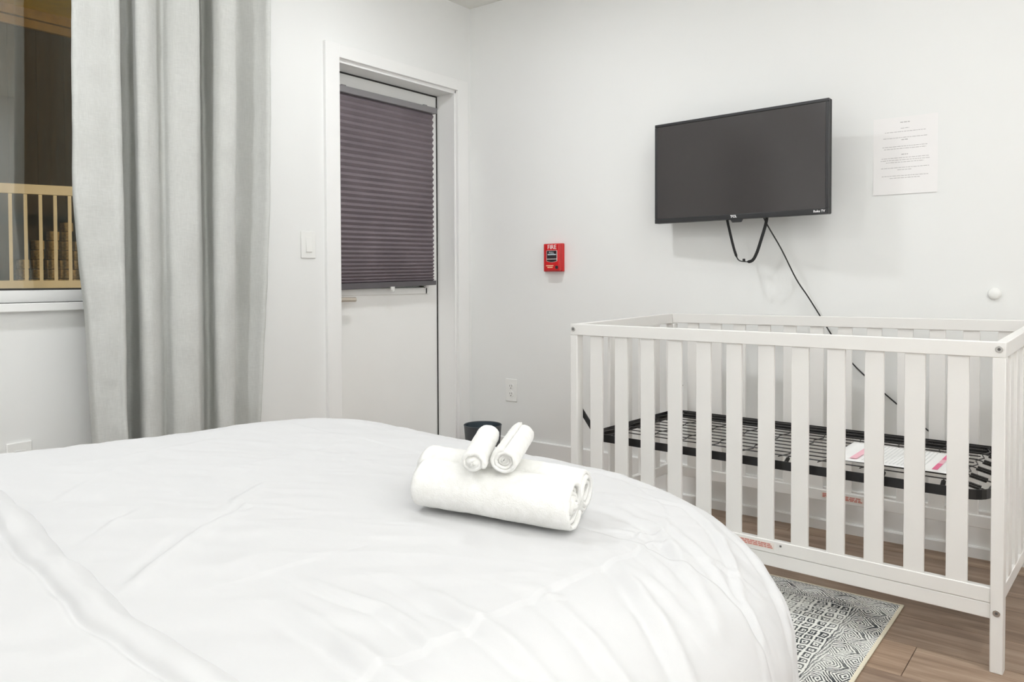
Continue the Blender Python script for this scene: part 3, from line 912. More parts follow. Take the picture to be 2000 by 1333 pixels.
# strap hanging under the set
def ribbon(pts, widths, th=0.0015):
    mb = MB(); vs = []; fs = []
    for i, p in enumerate(pts):
        p = Vector(p); t = (Vector(pts[min(i + 1, len(pts) - 1)]) - Vector(pts[max(i - 1, 0)])).normalized()
        n = Vector((0, 0, 1)); s = t.cross(n).normalized() * widths[i] / 2; n = n * th
        vs += [p - s - n, p + s - n, p + s + n, p - s + n]
        if i:
            a, b_ = (i - 1) * 4, i * 4
            for k in range(4): fs.append((a + k, a + (k + 1) % 4, b_ + (k + 1) % 4, b_ + k))
    fs += [(0, 1, 2, 3), tuple(reversed(range(len(vs) - 4, len(vs))))]
    return mb.add(vs, fs)
sp = smooth_curve([(-0.056, -hh + 0.02), (-0.050, -hh - 0.015), (-0.034, -hh - 0.085), (-0.020, -hh - 0.135), (-0.006, -hh - 0.163), (0.022, -hh - 0.170), (0.052, -hh - 0.166), (0.072, -hh - 0.135), (0.092, -hh - 0.08), (0.112, -hh - 0.02), (0.118, -hh + 0.02)], 4)
N_ = len(sp)
ribbon([(a, b_, -0.025 - 0.01 * math.sin(PI * i / N_)) for i, (a, b_) in enumerate([(a + 0.006, b_) for a, b_ in sp])],
       [0.010 if i < N_ * 0.33 else (0.004 if i < N_ * 0.52 else 0.012) for i in range(N_)]).build('strap', M['strap'], tv)
MB().box(0.018, 0.026, -hh - 0.170, -hh - 0.158, -0.040, -0.030).build('buckle', M['strap'], tv, bevel=0.001)
# power cord, falls behind the crib to its plug
inv = TVM.inverted()
cp = [(-0.115, -1.60, 1.30), (-0.10, -1.628, 1.215), (-0.075, -1.685, 1.10), (-0.05, -1.735, 0.983), (-0.035, -1.775, 0.915), (-0.022, -1.819, 0.838), (-0.018, -1.87, 0.752), (-0.016, -1.938, 0.659), (-0.014, -2.03, 0.572), (-0.014, -2.125, 0.492), (-0.014, -2.20, 0.43), (-0.014, -2.27, 0.385), (-0.02, -2.30, 0.37)]
cp = smooth_curve(cp, 5)
MB().tube([inv @ Vector(p) for p in cp], 0.0028, 8).build('power_cord', M['cord'], tv, smooth='auto')
pl = MB(); pl.box(-0.034, -0.0075, -2.315, -2.285, 0.355, 0.385)
pl.v = [tuple(inv @ Vector(p)) for p in pl.v]; pl.build('plug', M['cord'], tv, bevel=0.003)
tag(MB().box(-0.010, 0.0, -0.055, 0.055, -0.08, 0.08).build('wall_mount_plate', M['black_metal'], None, bevel=0.001), 'black wall plate of the television mount behind the screen', 'wall mount').location = (0.0, -1.52, 1.434)

# ------------------------------------------------------------------ things on the right wall
# outlet
def outlet_face(mb, slots, cx, cz, s):
    """duplex halves around (cx, cz); wall plane x=0"""
    for dz in (0.0195, -0.0195):
        mb.lathe([(0.0165, -0.0072), (0.0165, -0.004)], 24, 'x', (0, cx, cz + dz))
        slots.box(-0.0076, -0.0070, cx - 0.0075, cx - 0.0050, cz + dz - 0.001, cz + dz + 0.008)
        slots.box(-0.0076, -0.0070, cx + 0.0050, cx + 0.0075, cz + dz - 0.001, cz + dz + 0.007)
        slots.box(-0.0076, -0.0070, cx - 0.0028, cx + 0.0028, cz + dz - 0.011, cz + dz - 0.006)
def wall_outlet(y, z, lab, cat='outlet'):
    t = tag(empty('wall_outlet', (0, y, z)), lab, cat)
    MB().box(-0.005, 0, -0.036, 0.036, -0.0585, 0.0585).build('cover_plate', M['plastic_white'], t, bevel=0.003)
    a, b_ = MB(), MB(); outlet_face(a, b_, 0, 0, 1)
    a.build('receptacle', M['plastic_white'], t, bevel=0.0006); tag(b_.build('socket_slots', M['slot'], t), kind='stuff')
    MB().lathe([(0.0028, -0.0058), (0.0028, -0.004)], 12, 'x').build('screw', M['plastic_white'], t)
    return t
wall_outlet(-0.2725, 0.412, 'white duplex wall outlet low on the right wall beside the waste bin')
wall_outlet(-2.30, 0.370, 'white duplex wall outlet behind the crib where the television cord plugs in')

# fire alarm pull station
fa = tag(empty('fire_alarm_pull', (0, -0.5450, 1.0895)), 'red fire alarm pull station on the right wall near the corner', 'fire alarm')
hy, hz = 0.0565, 0.0655
MB().box(-0.020, 0, -hy - 0.002, hy - 0.003, -hz - 0.003, hz + 0.003).build('back_box', M['fire_red'], fa, bevel=0.003)
MB().box(-0.048, -0.020, -hy - 0.001, hy - 0.032, -hz + 0.001, hz - 0.001).build('housing', M['fire_red'], fa, bevel=0.004)
cyf = -hy + 0.0405          # centre of the front face in local y
XF = -0.048
def fpane(name, poly, x0, x1, mat):
    return MB().prism(poly, x0, x1, 'x').build(name, M[mat], fa)
hf = 0.041
FM = Matrix(((0, 0, -1, XF - 0.0004), (-1, 0, 0, cyf), (0, 1, 0, 0), (0, 0, 0, 1)))
text_mesh('fire_lettering', 'FIRE', 0.0300, M['print_white'], fa, Matrix.Translation((0, 0, 0.0495)) @ FM @ Matrix.Scale(0.98, 4, (1, 0, 0)))
def arc_poly(w, z1, z0, dip):
    return [(cyf + w, z1), (cyf - w, z1)] + [(cyf - w + 2 * w * k / 10, z0 - dip * math.sin(PI * k / 10)) for k in range(11)]
fpane('handle_outline', arc_poly(0.0315, 0.034, -0.018, 0.006), XF - 0.0012, XF + 0.001, 'fire_pale')
fpane('pull_handle', arc_poly(0.0285, 0.0325, -0.0165, 0.006), XF - 0.0030, XF + 0.001, 'fire_dark')
fpane('handle_band', [(cyf + 0.0295, -0.0065), (cyf - 0.0295, -0.0065), (cyf - 0.0295, -0.0095), (cyf + 0.0295, -0.0095)], XF - 0.0034, XF - 0.002, 'fire_pale')
fpane('handle_print', [(cyf + 0.024, 0.016), (cyf - 0.026, 0.016), (cyf - 0.026, 0.0115), (cyf + 0.022, 0.0115)], XF - 0.0034, XF - 0.002, 'fire_blue')
text_mesh('handle_lettering', 'PULL', 0.014, M['fire_blue'], fa, Matrix.Translation((-0.0028, 0, 0.0225)) @ FM)
pr = MB(); random.seed(2)
for z, a0, a1, mm in ((-0.0400, 0.034, -0.006, 0), (-0.0485, 0.026, 0.001, 1)):
    a = a0
    while a > a1: pr.box(XF - 0.0006, XF, cyf + a - 0.005, cyf + a, z - 0.0022, z + 0.0022); a -= 0.0062
pr.build('small_print', M['fire_yellow'], fa)
MB().lathe([(0.0085, XF - 0.004), (0.0085, XF + 0.001)], 18, 'x', (0, cyf - 0.029, -0.048)).build('key_lock', M['fire_dark'], fa, bevel=0.001)

# notice taped to the wall
no = tag(empty('paper_notice', (-0.001, -2.1125, 1.437)), 'white printed paper notice stuck on the right wall beside the television', 'notice')
n, m = 12, 16; V = np.zeros((n, m, 3))
for i in range(n):
    for j in range(m):
        a, b_ = i / (n - 1), j / (m - 1)
        curl = 0.012 * max(0, 0.35 - b_) ** 1.5 * (0.4 + 0.6 * (1 - a))
        V[i, j] = (-0.0005 - curl, 0.108 - 0.216 * a, -0.142 + 0.284 * b_)
grid_obj('sheet', V, M['paper'], no)
t = MB(); random.seed(5)
lines = [(0.122, 0.022, 1), (0.100, 0.020, 0), (0.088, 0.095, 0), (0.066, 0.102, 0), (0.058, 0.016, 1), (0.034, 0.106, 0), (0.026, 0.098, 0), (0.004, 0.016, 1),
         (-0.008, 0.110, 0), (-0.016, 0.114, 0), (-0.024, 0.088, 0), (-0.044, 0.112, 0), (-0.052, 0.034, 0), (-0.074, 0.108, 0), (-0.082, 0.070, 0)]
for z, w_, bold in lines:
    y = w_ * 0.72
    while y > -w_ * 0.72:
        ww = random.uniform(0.004, 0.013); e = max(-w_ * 0.72, y - ww)
        if y - e > 0.001: t.box(-0.0010 - 0.012 * max(0, 0.35 - (z + 0.142) / 0.284) ** 1.5, -0.0006, e, y, z - (0.0016 if bold else 0.0010), z + (0.0016 if bold else 0.0010))
        y -= ww + 0.0022
tag(t.build('text_lines', M['ink'], no), kind='stuff')

# round bumper
wb = MB().lathe([(0.0205, 0.0), (0.0205, -0.006), (0.018, -0.010), (0.012, -0.0125), (0.003, -0.0135)], 36, 'x')
wb = wb.build('wall_bumper', M['plastic_white'], None, smooth='auto'); wb.location = (0, -2.4005, 0.929)
tag(wb, 'small round white wall bumper on the right wall above the crib end', 'wall bumper')

# ------------------------------------------------------------------ switch and double outlet on the far wall
sw = tag(empty('light_switch', (-1.0645, 0, 1.1345)), 'white single rocker light switch left of the door casing', 'light switch')
MB().box(-0.0385, 0.0385, -0.006, 0, -0.0575, 0.0575).build('cover_plate', M['plastic_white'], sw, bevel=0.003)
MB().box(-0.0165, 0.0165, -0.0068, -0.004, -0.033, 0.033).build('rocker_frame', M['plastic_white'], sw, bevel=0.0006)
MB().hexa([(-0.0145, -0.0120, -0.030), (0.0145, -0.0120, -0.030), (0.0145, -0.005, -0.030), (-0.0145, -0.005, -0.030),
           (-0.0145, -0.0072, 0.030), (0.0145, -0.0072, 0.030), (0.0145, -0.004, 0.030), (-0.0145, -0.004, 0.030)]).build('rocker', M['plastic_white'], sw, bevel=0.001)
do = tag(empty('wall_outlet', (-2.1875, 0, 0.4175)), 'white wall outlet under the window left of the curtain, just above the duvet', 'outlet')
MB().box(-0.0365, 0.0365, -0.007, 0, -0.0585, 0.0585).build('cover_plate', M['plastic_white'], do, bevel=0.003)
r2 = MB().box(-0.0165, 0.0165, -0.0088, -0.006, -0.033, 0.033).build('receptacle', M['plastic_white'], do, bevel=0.001)
sl = MB()
for dz in (0.016, -0.016):
    sl.box(-0.0075, -0.005, -0.0091, -0.0086, dz, dz + 0.008).box(0.005, 0.0075, -0.0091, -0.0086, dz, dz + 0.007).box(-0.0025, 0.0025, -0.0091, -0.0086, dz - 0.009, dz - 0.005)
tag(sl.build('socket_slots', M['slot'], r2), kind='stuff')

# ------------------------------------------------------------------ waste bin
bn = tag(empty('waste_bin', (-0.232, -0.272, 0)), 'round charcoal plastic waste bin on the floor in the room corner', 'waste bin')
MB().lathe([(0.068, 0.0), (0.072, 0.004), (0.092, 0.262), (0.094, 0.268), (0.0915, 0.270), (0.0895, 0.266), (0.0705, 0.010), (0.0, 0.008)][:7] + [(0.001, 0.008)], 48).build('bucket', M['bin'], bn, smooth='auto')
MB().lathe([(0.0890, 0.262), (0.0700, 0.012)][::-1], 48)
ins = MB(); pr_ = [(0.0700, 0.0112), (0.0889, 0.2655)]
n = 48
vs = []; fs = []
for r0, h0 in pr_:
    for k in range(n): a = 2 * PI * k / n; vs.append((r0 * math.cos(a), r0 * math.sin(a), h0))
for k in range(n): fs.append((k, n + k, n + (k + 1) % n, (k + 1) % n))
fs.append(tuple(range(n)))
ins.add(vs, fs); ins.build('inner_wall', M['bin_in'], bn, smooth='auto')

# ------------------------------------------------------------------ rug
RW, RH = 1.52, 0.95
rug = MB(); 
n, m = 60, 40; V = np.zeros((n, m, 3))
for i in range(n):
    for j in range(m):
        a, b_ = RW * i / (n - 1), RH * j / (m - 1)
        V[i, j] = (a, b_, 0.006 + 0.0008 * noise.noise(Vector((a * 5, b_ * 5, 0))))
rg = grid_obj('rug', V, mk_rug(RW, RH), None, solid=0.0052)
rg.location = (-0.622 - RW, -2.2445, 0.0)
tag(rg, 'black and cream patterned flat-woven rug on the floor between bed and crib', 'rug')

# ------------------------------------------------------------------ bed
bed = tag(empty('bed', (-2.66, -1.49, 0)), 'low bed with dark frame and white mattress under the white duvet', 'bed')
def bedp(mb, name, mat, **k):
    o = mb.build(name, mat, None, **k); o.parent = bed; o.matrix_parent_inverse = Matrix.Translation((2.66, 1.49, 0)); return o
bedp(MB().box(-3.70, -1.74, -2.18, -0.80, 0.16, 0.25), 'base', M['bed_wood'], bevel=0.004)
bedp(MB().box(-3.69, -1.73, -2.17, -0.81, 0.25, 0.50), 'mattress', M['mattress'], bevel=0.05, seg=4)
for x in (-3.62, -2.20):
    for y in (-2.10, -0.88):
        bedp(MB().box(x - 0.03, x + 0.03, y - 0.03, y + 0.03, 0.0, 0.16), 'leg', M['bed_wood'], bevel=0.003)

# duvet: cloth coordinates (p, q) mapped over a rounded box
EX0, EX1, EY0, EY1 = -3.72, -1.478, -2.36, -0.694
TOP = 0.572
RAD_N, RAD_F = 0.587, 0.397           # plan radii of the near and far foot corners
RISE_X, RISE_Y, DROOP, FLARE = 0.052, 0.033, 0.011, 0.048


def rr_dist(p, q):
    """signed distance to the rounded plan outline, nearest-outline normal"""
    cx, cy = (EX0 + EX1) / 2, (EY0 + EY1) / 2
    hx, hy = (EX1 - EX0) / 2, (EY1 - EY0) / 2
    rad = np.where(q < cy, RAD_N, RAD_F)
    rad = np.where(p < cx, 0.12, rad)
    ax, ay = np.abs(p - cx) - hx + rad, np.abs(q - cy) - hy + rad
    mx, my = np.maximum(ax, 0), np.maximum(ay, 0)
    ln = np.sqrt(mx * mx + my * my)
    d = ln + np.minimum(np.maximum(ax, ay), 0) - rad
    sx, sy = np.sign(p - cx), np.sign(q - cy)
    out = ln > 1e-9
    nx = np.where(out, mx / np.maximum(ln, 1e-9), np.where(ax > ay, 1.0, 0.0)) * sx
    ny = np.where(out, my / np.maximum(ln, 1e-9), np.where(ax > ay, 0.0, 1.0)) * sy
    return d, nx, ny


CREASES = [  # (polyline, width, depth): broad folds and fine creases read off the photograph
    ([(-2.416, -1.596), (-2.469, -1.606), (-2.53, -1.641), (-2.607, -1.696), (-2.67, -1.747), (-2.724, -1.791)], .011, .0075),
    ([(-2.40, -1.560), (-2.43, -1.585), (-2.46, -1.605)], .005, .004),
    ([(-2.278, -1.444), (-2.382, -1.512), (-2.462, -1.581)], .008, .0028),
    ([(-2.542, -1.475), (-2.617, -1.527), (-2.693, -1.603)], .007, .0030),
    ([(-2.42, -1.153), (-2.529, -1.253), (-2.634, -1.355)], .010, .0030),
    ([(-2.549, -1.905), (-2.549, -1.952), (-2.546, -1.999), (-2.537, -2.045), (-2.546, -2.103), (-2.561, -2.156), (-2.567, -2.185)], .010, .006),
    ([(-2.463, -1.979), (-2.466, -2.028), (-2.474, -2.089), (-2.481, -2.145), (-2.487, -2.188), (-2.499, -2.30)], .014, .008),
    ([(-2.62, -1.954), (-2.626, -2.008), (-2.632, -2.071), (-2.643, -2.136), (-2.65, -2.3)], .016, .009),
    ([(-1.785, -1.988), (-1.786, -2.035), (-1.769, -2.075), (-1.804, -2.127), (-1.853, -2.176), (-1.924, -2.228), (-1.994, -2.275), (-2.033, -2.32), (-2.079, -2.40)], .009, .0065),
    ([(-1.933, -1.959), (-1.926, -2.003), (-1.943, -2.064), (-1.954, -2.111), (-2.018, -2.17), (-2.078, -2.217), (-2.138, -2.30)], .013, .008),
    ([(-2.061, -2.094), (-2.074, -2.131), (-2.103, -2.168), (-2.15, -2.23)], .010, .006),
    ([(-2.118, -2.012), (-2.125, -2.071), (-2.158, -2.142), (-2.176, -2.176), (-2.20, -2.30)], .014, .005),
    ([(-2.152, -2.069), (-2.176, -2.128), (-2.195, -2.176), (-2.233, -2.231), (-2.268, -2.30), (-2.302, -2.40)], .015, .0068),
    ([(-2.36, -2.164), (-2.32, -2.175)], .006, .003),
    ([(-2.358, -2.111), (-2.353, -2.142), (-2.37, -2.184), (-2.393, -2.27), (-2.416, -2.45)], .014, .007),
    ([(-2.162, -2.12), (-2.196, -2.176), (-2.244, -2.231), (-2.287, -2.32), (-2.333, -2.45)], .013, .0055),
    ([(-2.02, -2.05), (-2.00, -2.10), (-2.01, -2.14)], .006, .004),
    ([(-1.88, -2.02), (-1.90, -2.09), (-1.96, -2.17), (-2.02, -2.26), (-2.05, -2.4)], .010, .005),
    ([(-1.75, -2.14), (-1.80, -2.22), (-1.86, -2.32), (-1.92, -2.42)], .012, .006),
    ([(-1.66, -2.12), (-1.70, -2.22), (-1.76, -2.34), (-1.80, -2.5)], .016, .008),
    ([(-2.06, -2.02), (-2.10, -2.03), (-2.13, -2.05)], .005, .003),
    ([(-1.95, -2.13), (-1.985, -2.10), (-2.03, -2.105)], .006, .005),
    ([(-1.97, -2.16), (-2.01, -2.13), (-2.06, -2.135)], .005, .004),
    ([(-2.00, -2.20), (-1.96, -2.24), (-1.94, -2.30)], .006, .004),
    ([(-2.30, -1.80), (-2.27, -1.83)], .006, .002),
    ([(-1.80, -1.20), (-2.02, -1.26), (-2.25, -1.30)], .02, .003),
    ([(-2.05, -0.98), (-2.30, -1.06), (-2.55, -1.10)], .018, .003),
    ([(-1.72, -1.72), (-1.68, -1.86), (-1.70, -2.0)], .012, .003),
]


def crease_height(p, q):
    h = np.zeros_like(p)
    for pts, w, dep in CREASES:
        best = np.full(p.shape, 1e9); side = np.zeros_like(p); tt = np.zeros_like(p)
        L = sum(math.dist(a, b) for a, b in zip(pts[:-1], pts[1:])); acc = 0
        for (ax, ay), (bx, by) in zip(pts[:-1], pts[1:]):
            ux, uy = bx - ax, by - ay; l2 = ux * ux + uy * uy; l = math.sqrt(l2)
            t = np.clip(((p - ax) * ux + (q - ay) * uy) / l2, 0, 1)
            ex, ey = p - ax - t * ux, q - ay - t * uy
            dd = np.sqrt(ex * ex + ey * ey)
            sd = (ux * (q - ay) - uy * (p - ax)) / l
            k = dd < best
            best = np.where(k, dd, best); side = np.where(k, np.sign(sd) * dd, side); tt = np.where(k, (acc + t * l) / L, tt)
            acc += l
        taper = np.clip(np.sin(np.clip(tt, 0.02, 0.98) * PI), 0, 1) ** 0.6
        x = side / w
        far = np.exp(-(np.maximum(best - np.abs(side), 0) / w) ** 2)
        h += dep * taper * far * (np.exp(-((x - 0.9) ** 2)) - 0.8 * np.exp(-((x + 0.7) ** 2)))
    return h


def vnoise(p, q, s, seed, oct=3):
    rng = np.random.RandomState(seed)
    h = np.zeros_like(p); amp = 1.0; tot = 0
    for o_ in range(oct):
        g_ = rng.rand(128, 128) * 2 - 1
        x = (p / s) % 127; y = (q / s) % 127
        xi, yi = x.astype(int), y.astype(int); fx, fy = x - xi, y - yi
        fx = fx * fx * (3 - 2 * fx); fy = fy * fy * (3 - 2 * fy)
        a = g_[xi, yi]; b_ = g_[(xi + 1) % 128, yi]; c = g_[xi, (yi + 1) % 128]; d = g_[(xi + 1) % 128, (yi + 1) % 128]
        h += amp * ((a * (1 - fx) + b_ * fx) * (1 - fy) + (c * (1 - fx) + d * fx) * fy)
        tot += amp; amp *= 0.5; s = s / 2.1
    return h / tot


RV, RH_ = 0.181, 0.21      # vertical and horizontal size of the rounded shoulder


def drape(p, q, off=0.0, top=TOP, drop=0.345):
    """cloth coordinates -> 3D; off pushes outwards along the surface"""
    d, nx, ny = rr_dist(p, q)
    # arc length through the shoulder, approximated
    La = 0.5 * PI * (RV + RH_) / 2
    s = d + RH_
    th = np.clip(s / La, 0, 1) * PI / 2
    hor = np.where(s <= 0, s, RH_ * np.sin(th))
    ver = np.where(s <= 0, 0, RV * (1 - np.cos(th)))
    hang = np.maximum(s - La, 0)
    hang = np.minimum(hang, drop)
    # position on the inner outline plus the horizontal shift
    bx, by = p - nx * (s), q - ny * (s)
    bx = np.where(s <= 0, p, bx); by = np.where(s <= 0, q, by)
    hs = np.where(s <= 0, 0, hor)
    # drape waves along the perimeter
    per = np.arctan2(q + 1.49, (p + 2.6)) * 1.0
    along = np.where(np.abs(nx) > np.abs(ny), q, p) + 0.6 * np.arctan2(ny, nx)
    wave = (0.55 * np.sin(along * 19 + 1.0) + 0.45 * np.sin(along * 33 + 4) + 0.7 * vnoise(p * 1.0 + 40, q + 40, 0.16, 5, 2)) * 0.016 * np.clip(hang / 0.25, 0, 1)
    flare = FLARE * np.clip(hang / 0.30, 0, 1)
    hs = hs + np.where(s > 0, wave + flare, 0)
    x = bx + nx * hs; y = by + ny * hs; z = top - ver - hang
    z = z + (RISE_X * np.maximum(-2.0 - p, 0) + RISE_Y * (q + 1.49)) * np.clip(1 - hang / 0.3, 0, 1)
    # the foot corner nearest the camera sags
    cd = np.hypot(np.maximum(p + 1.95, 0), np.maximum(-1.85 - q, 0) + 0 * p) * (p > -2.05)
    z = z - DROOP * np.clip(cd / 0.35, 0, 1.2) ** 1.6 * np.clip(1 - hang / 0.3, 0, 1)
    # outward normal of the base shape
    nz = np.where(s <= 0, 1.0, np.cos(th)); nh = np.where(s <= 0, 0.0, np.sin(th))
    h = crease_height(p, q) + 0.0045 * vnoise(p + 20, q + 20, 0.30, 1, 2) + 0.0014 * vnoise(p + 31, q + 17, 0.07, 2, 2)
    cm = np.exp(-(((p + 2.0) / 0.22) ** 2 + ((q + 2.12) / 0.20) ** 2))
    h = h + (0.25 + cm) * 0.0030 * (1 - np.abs(vnoise(p + 9 + 0.03 * np.sin(q * 30), q + 13, 0.055, 21, 2)) * 2.2) + 0.0022 * (1 - np.abs(vnoise(p * 0.7 + q * 0.7 + 9, (p - q) * 0.25 + 13, 0.07, 27, 2)) * 2)
    # pressed flat under the towels
    h = h * (1 - 0.93 * np.clip(1.6 * np.exp(-(((p + 2.10) / 0.15) ** 2 + ((q + 1.88) / 0.24) ** 2)), 0, 1))
    puff = 0.012 * np.sin(np.clip((p - EX0) / (EX1 - EX0), 0, 1) * PI) * np.sin(np.clip((q - EY0) / (EY1 - EY0), 0, 1) * PI)
    h = h + np.where(s <= 0, puff, 0) + off
    return np.stack([x + nx * nh * h, y + ny * nh * h, z + nz * h], -1)


P_ = np.concatenate([np.linspace(-3.66, -2.80, 50, endpoint=False), np.linspace(-2.80, EX1 + 0.52, 330)])
Q_ = np.concatenate([np.linspace(EY0 - 0.52, -1.30, 330, endpoint=False), np.linspace(-1.30, EY1 + 0.52, 100)])
# denser sampling towards the camera side
PP, QQ = np.meshgrid(P_, Q_, indexing='ij')
duv = grid_obj('duvet', drape(PP, QQ), M['duvet'], None, solid=0.006)
tag(duv, 'large white cotton duvet spread over the bed and hanging down at its foot', 'duvet')
# turned-back head end: a thick layer lying on top
ny_, nx_ = 260, 120
qs = np.linspace(EY0 - 0.40, EY1 + 0.40, ny_)
edge = -2.715 + 0.0 * qs
edge = np.interp(qs, [-2.7, -2.07, -1.9, -1.66, -1.47, -1.27, -0.9, -0.4], [-2.775, -2.756, -2.757, -2.725, -2.69, -2.672, -2.66, -2.66])
edge = edge + 0.008 * vnoise(qs + 3, qs * 0 + 2, 0.12, 9, 2)
dist_ = np.concatenate([np.linspace(0, 0.10, 60) ** 1.0, np.linspace(0.105, 0.9, nx_ - 60)])
V = np.zeros((nx_, ny_, 3))
pp = edge[None, :] - dist_[:, None]; pp = np.maximum(pp, -3.64)
qq = np.repeat(qs[None, :], nx_, 0)
t = np.clip(dist_ / 0.045, 0, 1)
off = 0.034 * np.sqrt(np.clip(1 - (1 - t) ** 2, 0, 1))
seam = -0.006 * np.exp(-((dist_ - 0.062) / 0.006) ** 2) + 0.004 * np.exp(-((dist_ - 0.04) / 0.016) ** 2) - 0.008 * np.clip((dist_ - 0.06) / 0.05, 0, 1)
offg = (off + seam)[:, None] + 0.004 * vnoise(pp + 11, qq + 5, 0.10, 12, 2) * t[:, None] + 0.004 * np.exp(-((dist_[:, None] - 0.035) / 0.03) ** 2) * 0.35 * np.sin(qq * 45 + 3 * vnoise(pp, qq + 9, 0.2, 3, 1))
V = drape(pp, qq, offg - 0.002)
fold = grid_obj('turned_back_fold', V, M['duvet'], duv)

# ------------------------------------------------------------------ rolled towels
def towel(name, p0, p1, r, label, turns=4.5, flat=0.92, thick=0.0065, tail=0.0, seed=1, ang0=0.0):
    p0, p1 = Vector(p0), Vector(p1); L = (p1 - p0).length; t = (p1 - p0).normalized()
    side = Vector((0, 0, 1)).cross(t).normalized(); up = t.cross(side)
    n = int(turns * 26); m_ = 46
    V = np.zeros((n + 1, m_, 3))
    for i in range(n + 1):
        f = i / n
        a = ang0 + 2 * PI * turns * f
        rr = 0.004 + (r - 0.004) * f
        if f > 0.93 and tail:
            pass
        for j in range(m_):
            g_ = j / (m_ - 1); l = L * g_
            # layers telescope slightly and the cloth is soft
            endw = 0.004 * math.sin(6 * f + seed) + 0.004 * noise.noise(Vector((f * 9, g_ * 2, seed)))
            ll = l + endw * (2 * g_ - 1) * 1.2
            nn = noise.noise(Vector((math.cos(a) * 1.6, math.sin(a) * 1.6, g_ * 4 + seed * 3)))
            r2 = rr * (1 + 0.035 * nn) + 0.0012 * noise.noise(Vector((math.cos(a) * 6, math.sin(a) * 6, g_ * 22 + seed)))
            e_ = min(g_, 1 - g_) * L
            r2 -= 0.0035 * max(0, 1 - e_ / 0.010) ** 2
            x = r2 * math.cos(a) * 1.04; z = r2 * math.sin(a) * flat
            if z < 0: z *= 0.96
            p = p0 + t * ll + side * x + up * z
            V[i, j] = p
    o = grid_obj(name, V, M['terry'], None, solid=0)
    s_ = o.modifiers.new('s', 'SOLIDIFY'); s_.thickness = thick; s_.offset = -1
    tag(o, label, 'towel', 'rolled white towels on the bed')
    return o


def surf(x, y):
    return float(drape(np.array([[x]]), np.array([[y]]))[0, 0, 2])


def over(x, y, dz): return (x, y, surf(x, y) + dz)


towel('rolled_towel', over(-2.184, -1.775, 0.0495), over(-2.096, -2.040, 0.0495), 0.048, 'large rolled white towel at the front of the stack on the bed', 5, 0.95, seed=1, ang0=-0.6)
towel('rolled_towel', over(-2.093, -1.700, 0.0495), over(-2.003, -2.000, 0.0495), 0.048, 'large rolled white towel lying behind the front roll', 5, 0.95, seed=4, ang0=-1.2)
zt = surf(-2.12, -1.90)
towel('rolled_towel', (-2.203, -1.909, zt + 0.112), (-2.015, -1.786, zt + 0.116), 0.0225, 'small rolled white washcloth on top of the towels, left one', 3.5, 0.95, 0.0055, seed=7, ang0=0.5)
towel('rolled_towel', (-2.160, -1.942, zt + 0.112), (-1.965, -1.833, zt + 0.114), 0.0255, 'small rolled white washcloth on top of the towels, right one', 4, 0.95, 0.0055, seed=9, ang0=1.5)

# ------------------------------------------------------------------ outside, seen through the window
ng = tag(MB().box(-9, 9, WT + 0.0, 14, -0.5, -0.35).build('ground', M['deck']), kind='structure')
nb = tag(empty('neighbour_house', (0.5, 6.5, -0.35)), 'dark brown sided house with a yellow soffit seen through the window at night', 'building')
def nbp(mb, name, mat, **k):
    o = mb.build(name, mat, None, **k); o.parent = nb; o.matrix_parent_inverse = Matrix.Translation((-0.5, -6.5, 0.35)); return o
nbp(MB().box(-4.5, 5.5, 6.62, 6.9, -0.35, 3.95), 'wall', M['siding'])
bd = MB().box(-0.0697, 0.0697, -0.02, 0.02, -2.0, 2.1).mesh('board'); bd.materials.append(M['siding'])
for k in range(44):
    o = bpy.data.objects.new('board', bd); link(o, nb); o.location = (-2.6 + k * 0.14 - 0.5, 6.60 + 0.006 * (k % 2) - 6.5, 1.80 + 0.35)
nbp(MB().box(-4.5, 5.5, 4.75, 6.62, 3.90, 3.94), 'soffit', M['soffit'])
nbp(MB().box(-4.5, 5.5, 6.52, 6.585, 3.80, 3.90), 'frieze_board', M['fascia'], bevel=0.004)
nbp(MB().box(-4.5, 5.5, 6.54, 6.59, 3.70, 3.79), 'frieze_board', M['fascia'], bevel=0.004)
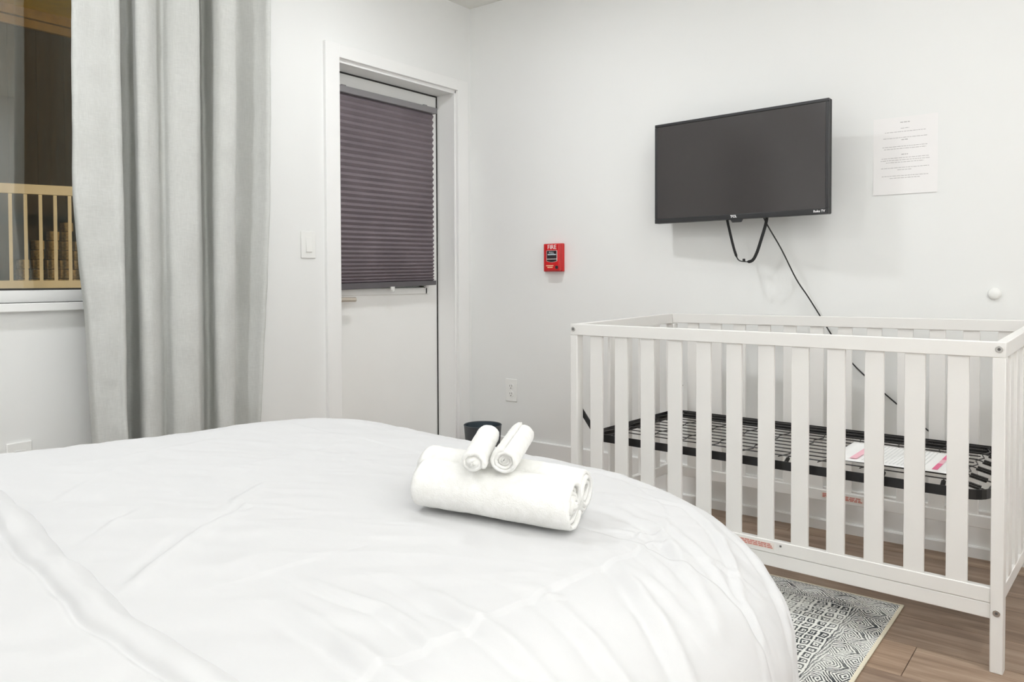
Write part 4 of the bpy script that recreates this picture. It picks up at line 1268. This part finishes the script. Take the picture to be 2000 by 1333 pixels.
# raised deck with painted railing
rl = tag(empty('deck_railing', (-0.505, 5.0, 0.955), math.radians(-20)), 'cream painted balcony railing outside the window', 'railing')
RL0, RL1 = -1.6, 1.9
def rb(name, x0, x1, y0, y1, z0, z1): return MB().box(x0, x1, y0, y1, z0 - 0.955, z1 - 0.955).build(name, M['railing'], rl, bevel=0.003)
rb('top_rail', RL0, RL1, -0.03, 0.03, 1.752, 1.838)
rb('bottom_rail', RL0, RL1, -0.03, 0.03, 0.915, 0.985)
for k in range(26):
    x = 0.072 + (k - 12) * 0.114
    if x < RL0 or x > RL1: continue
    MB().box(x - 0.014, x + 0.014, -0.014, 0.014, 0.0, 0.80).build('baluster', M['railing'], rl)
dk = tag(MB().box(-3.5, 3.5, 4.2, 6.55, 0.78, 0.90).build('deck', M['deck']), 'dark raised wooden deck carrying the cream railing outside', 'deck')
for x in (-3.3, -0.6, 2.0, 3.3):
    for y in (4.4, 6.3):
        MB().box(x - 0.06, x + 0.06, y - 0.06, y + 0.06, -0.35, 0.78).build('post', M['deck'], dk)
# stepped stack of tan blocks on the deck
bs = tag(empty('block_stack', (0.05, 5.95, 0.90)), 'stepped stack of tan masonry blocks behind the balcony railing', 'masonry')
bk = MB().box(-0.048, 0.048, -0.045, 0.045, -0.046, 0.046).mesh('brick'); bk.materials.append(M['brick'])
random.seed(11)
for c, (x, nrow) in enumerate(((-0.05, 3), (0.08, 5), (0.21, 6), (0.34, 7), (0.47, 5), (0.60, 4))):
    for r in range(nrow):
        o = bpy.data.objects.new('brick', bk); link(o, bs)
        o.location = (x + 0.006 * r + random.uniform(-0.006, 0.006), random.uniform(-0.008, 0.008), 0.052 + r * 0.098)
        o.rotation_euler = (0, random.uniform(-0.05, 0.05), random.uniform(-0.12, 0.12))
        bv = o.modifiers.new('b', 'BEVEL'); bv.width = 0.008; bv.segments = 2
# unseen lamp with globe, added on the outer house wall to light the railing
wl = tag(empty('added_outdoor_lamp', (0.04, 0.34, 2.25)), 'unseen warm lamp added on the outside wall to light the railing', 'lamp')
MB().lathe([(0.04, -0.07), (0.06, -0.02), (0.06, 0.05), (0.02, 0.08)], 20).build('globe', mk_emit('added_lamp_globe', (1.0, 0.8, 0.52), 12), wl, smooth='auto')
MB().box(-0.012, 0.012, -0.18, 0.0, 0.07, 0.09).box(-0.04, 0.04, -0.18, -0.165, 0.0, 0.14).build('bracket', M['deck'], wl)
dl = bpy.data.lights.new('added_outdoor_lamp', 'POINT'); dl.energy = 420; dl.color = (1.0, 0.82, 0.56); dl.shadow_soft_size = 0.06
lo = bpy.data.objects.new('added_outdoor_lamp', dl); link(lo, wl); lo.location = (0.02, 0.10, -0.10)
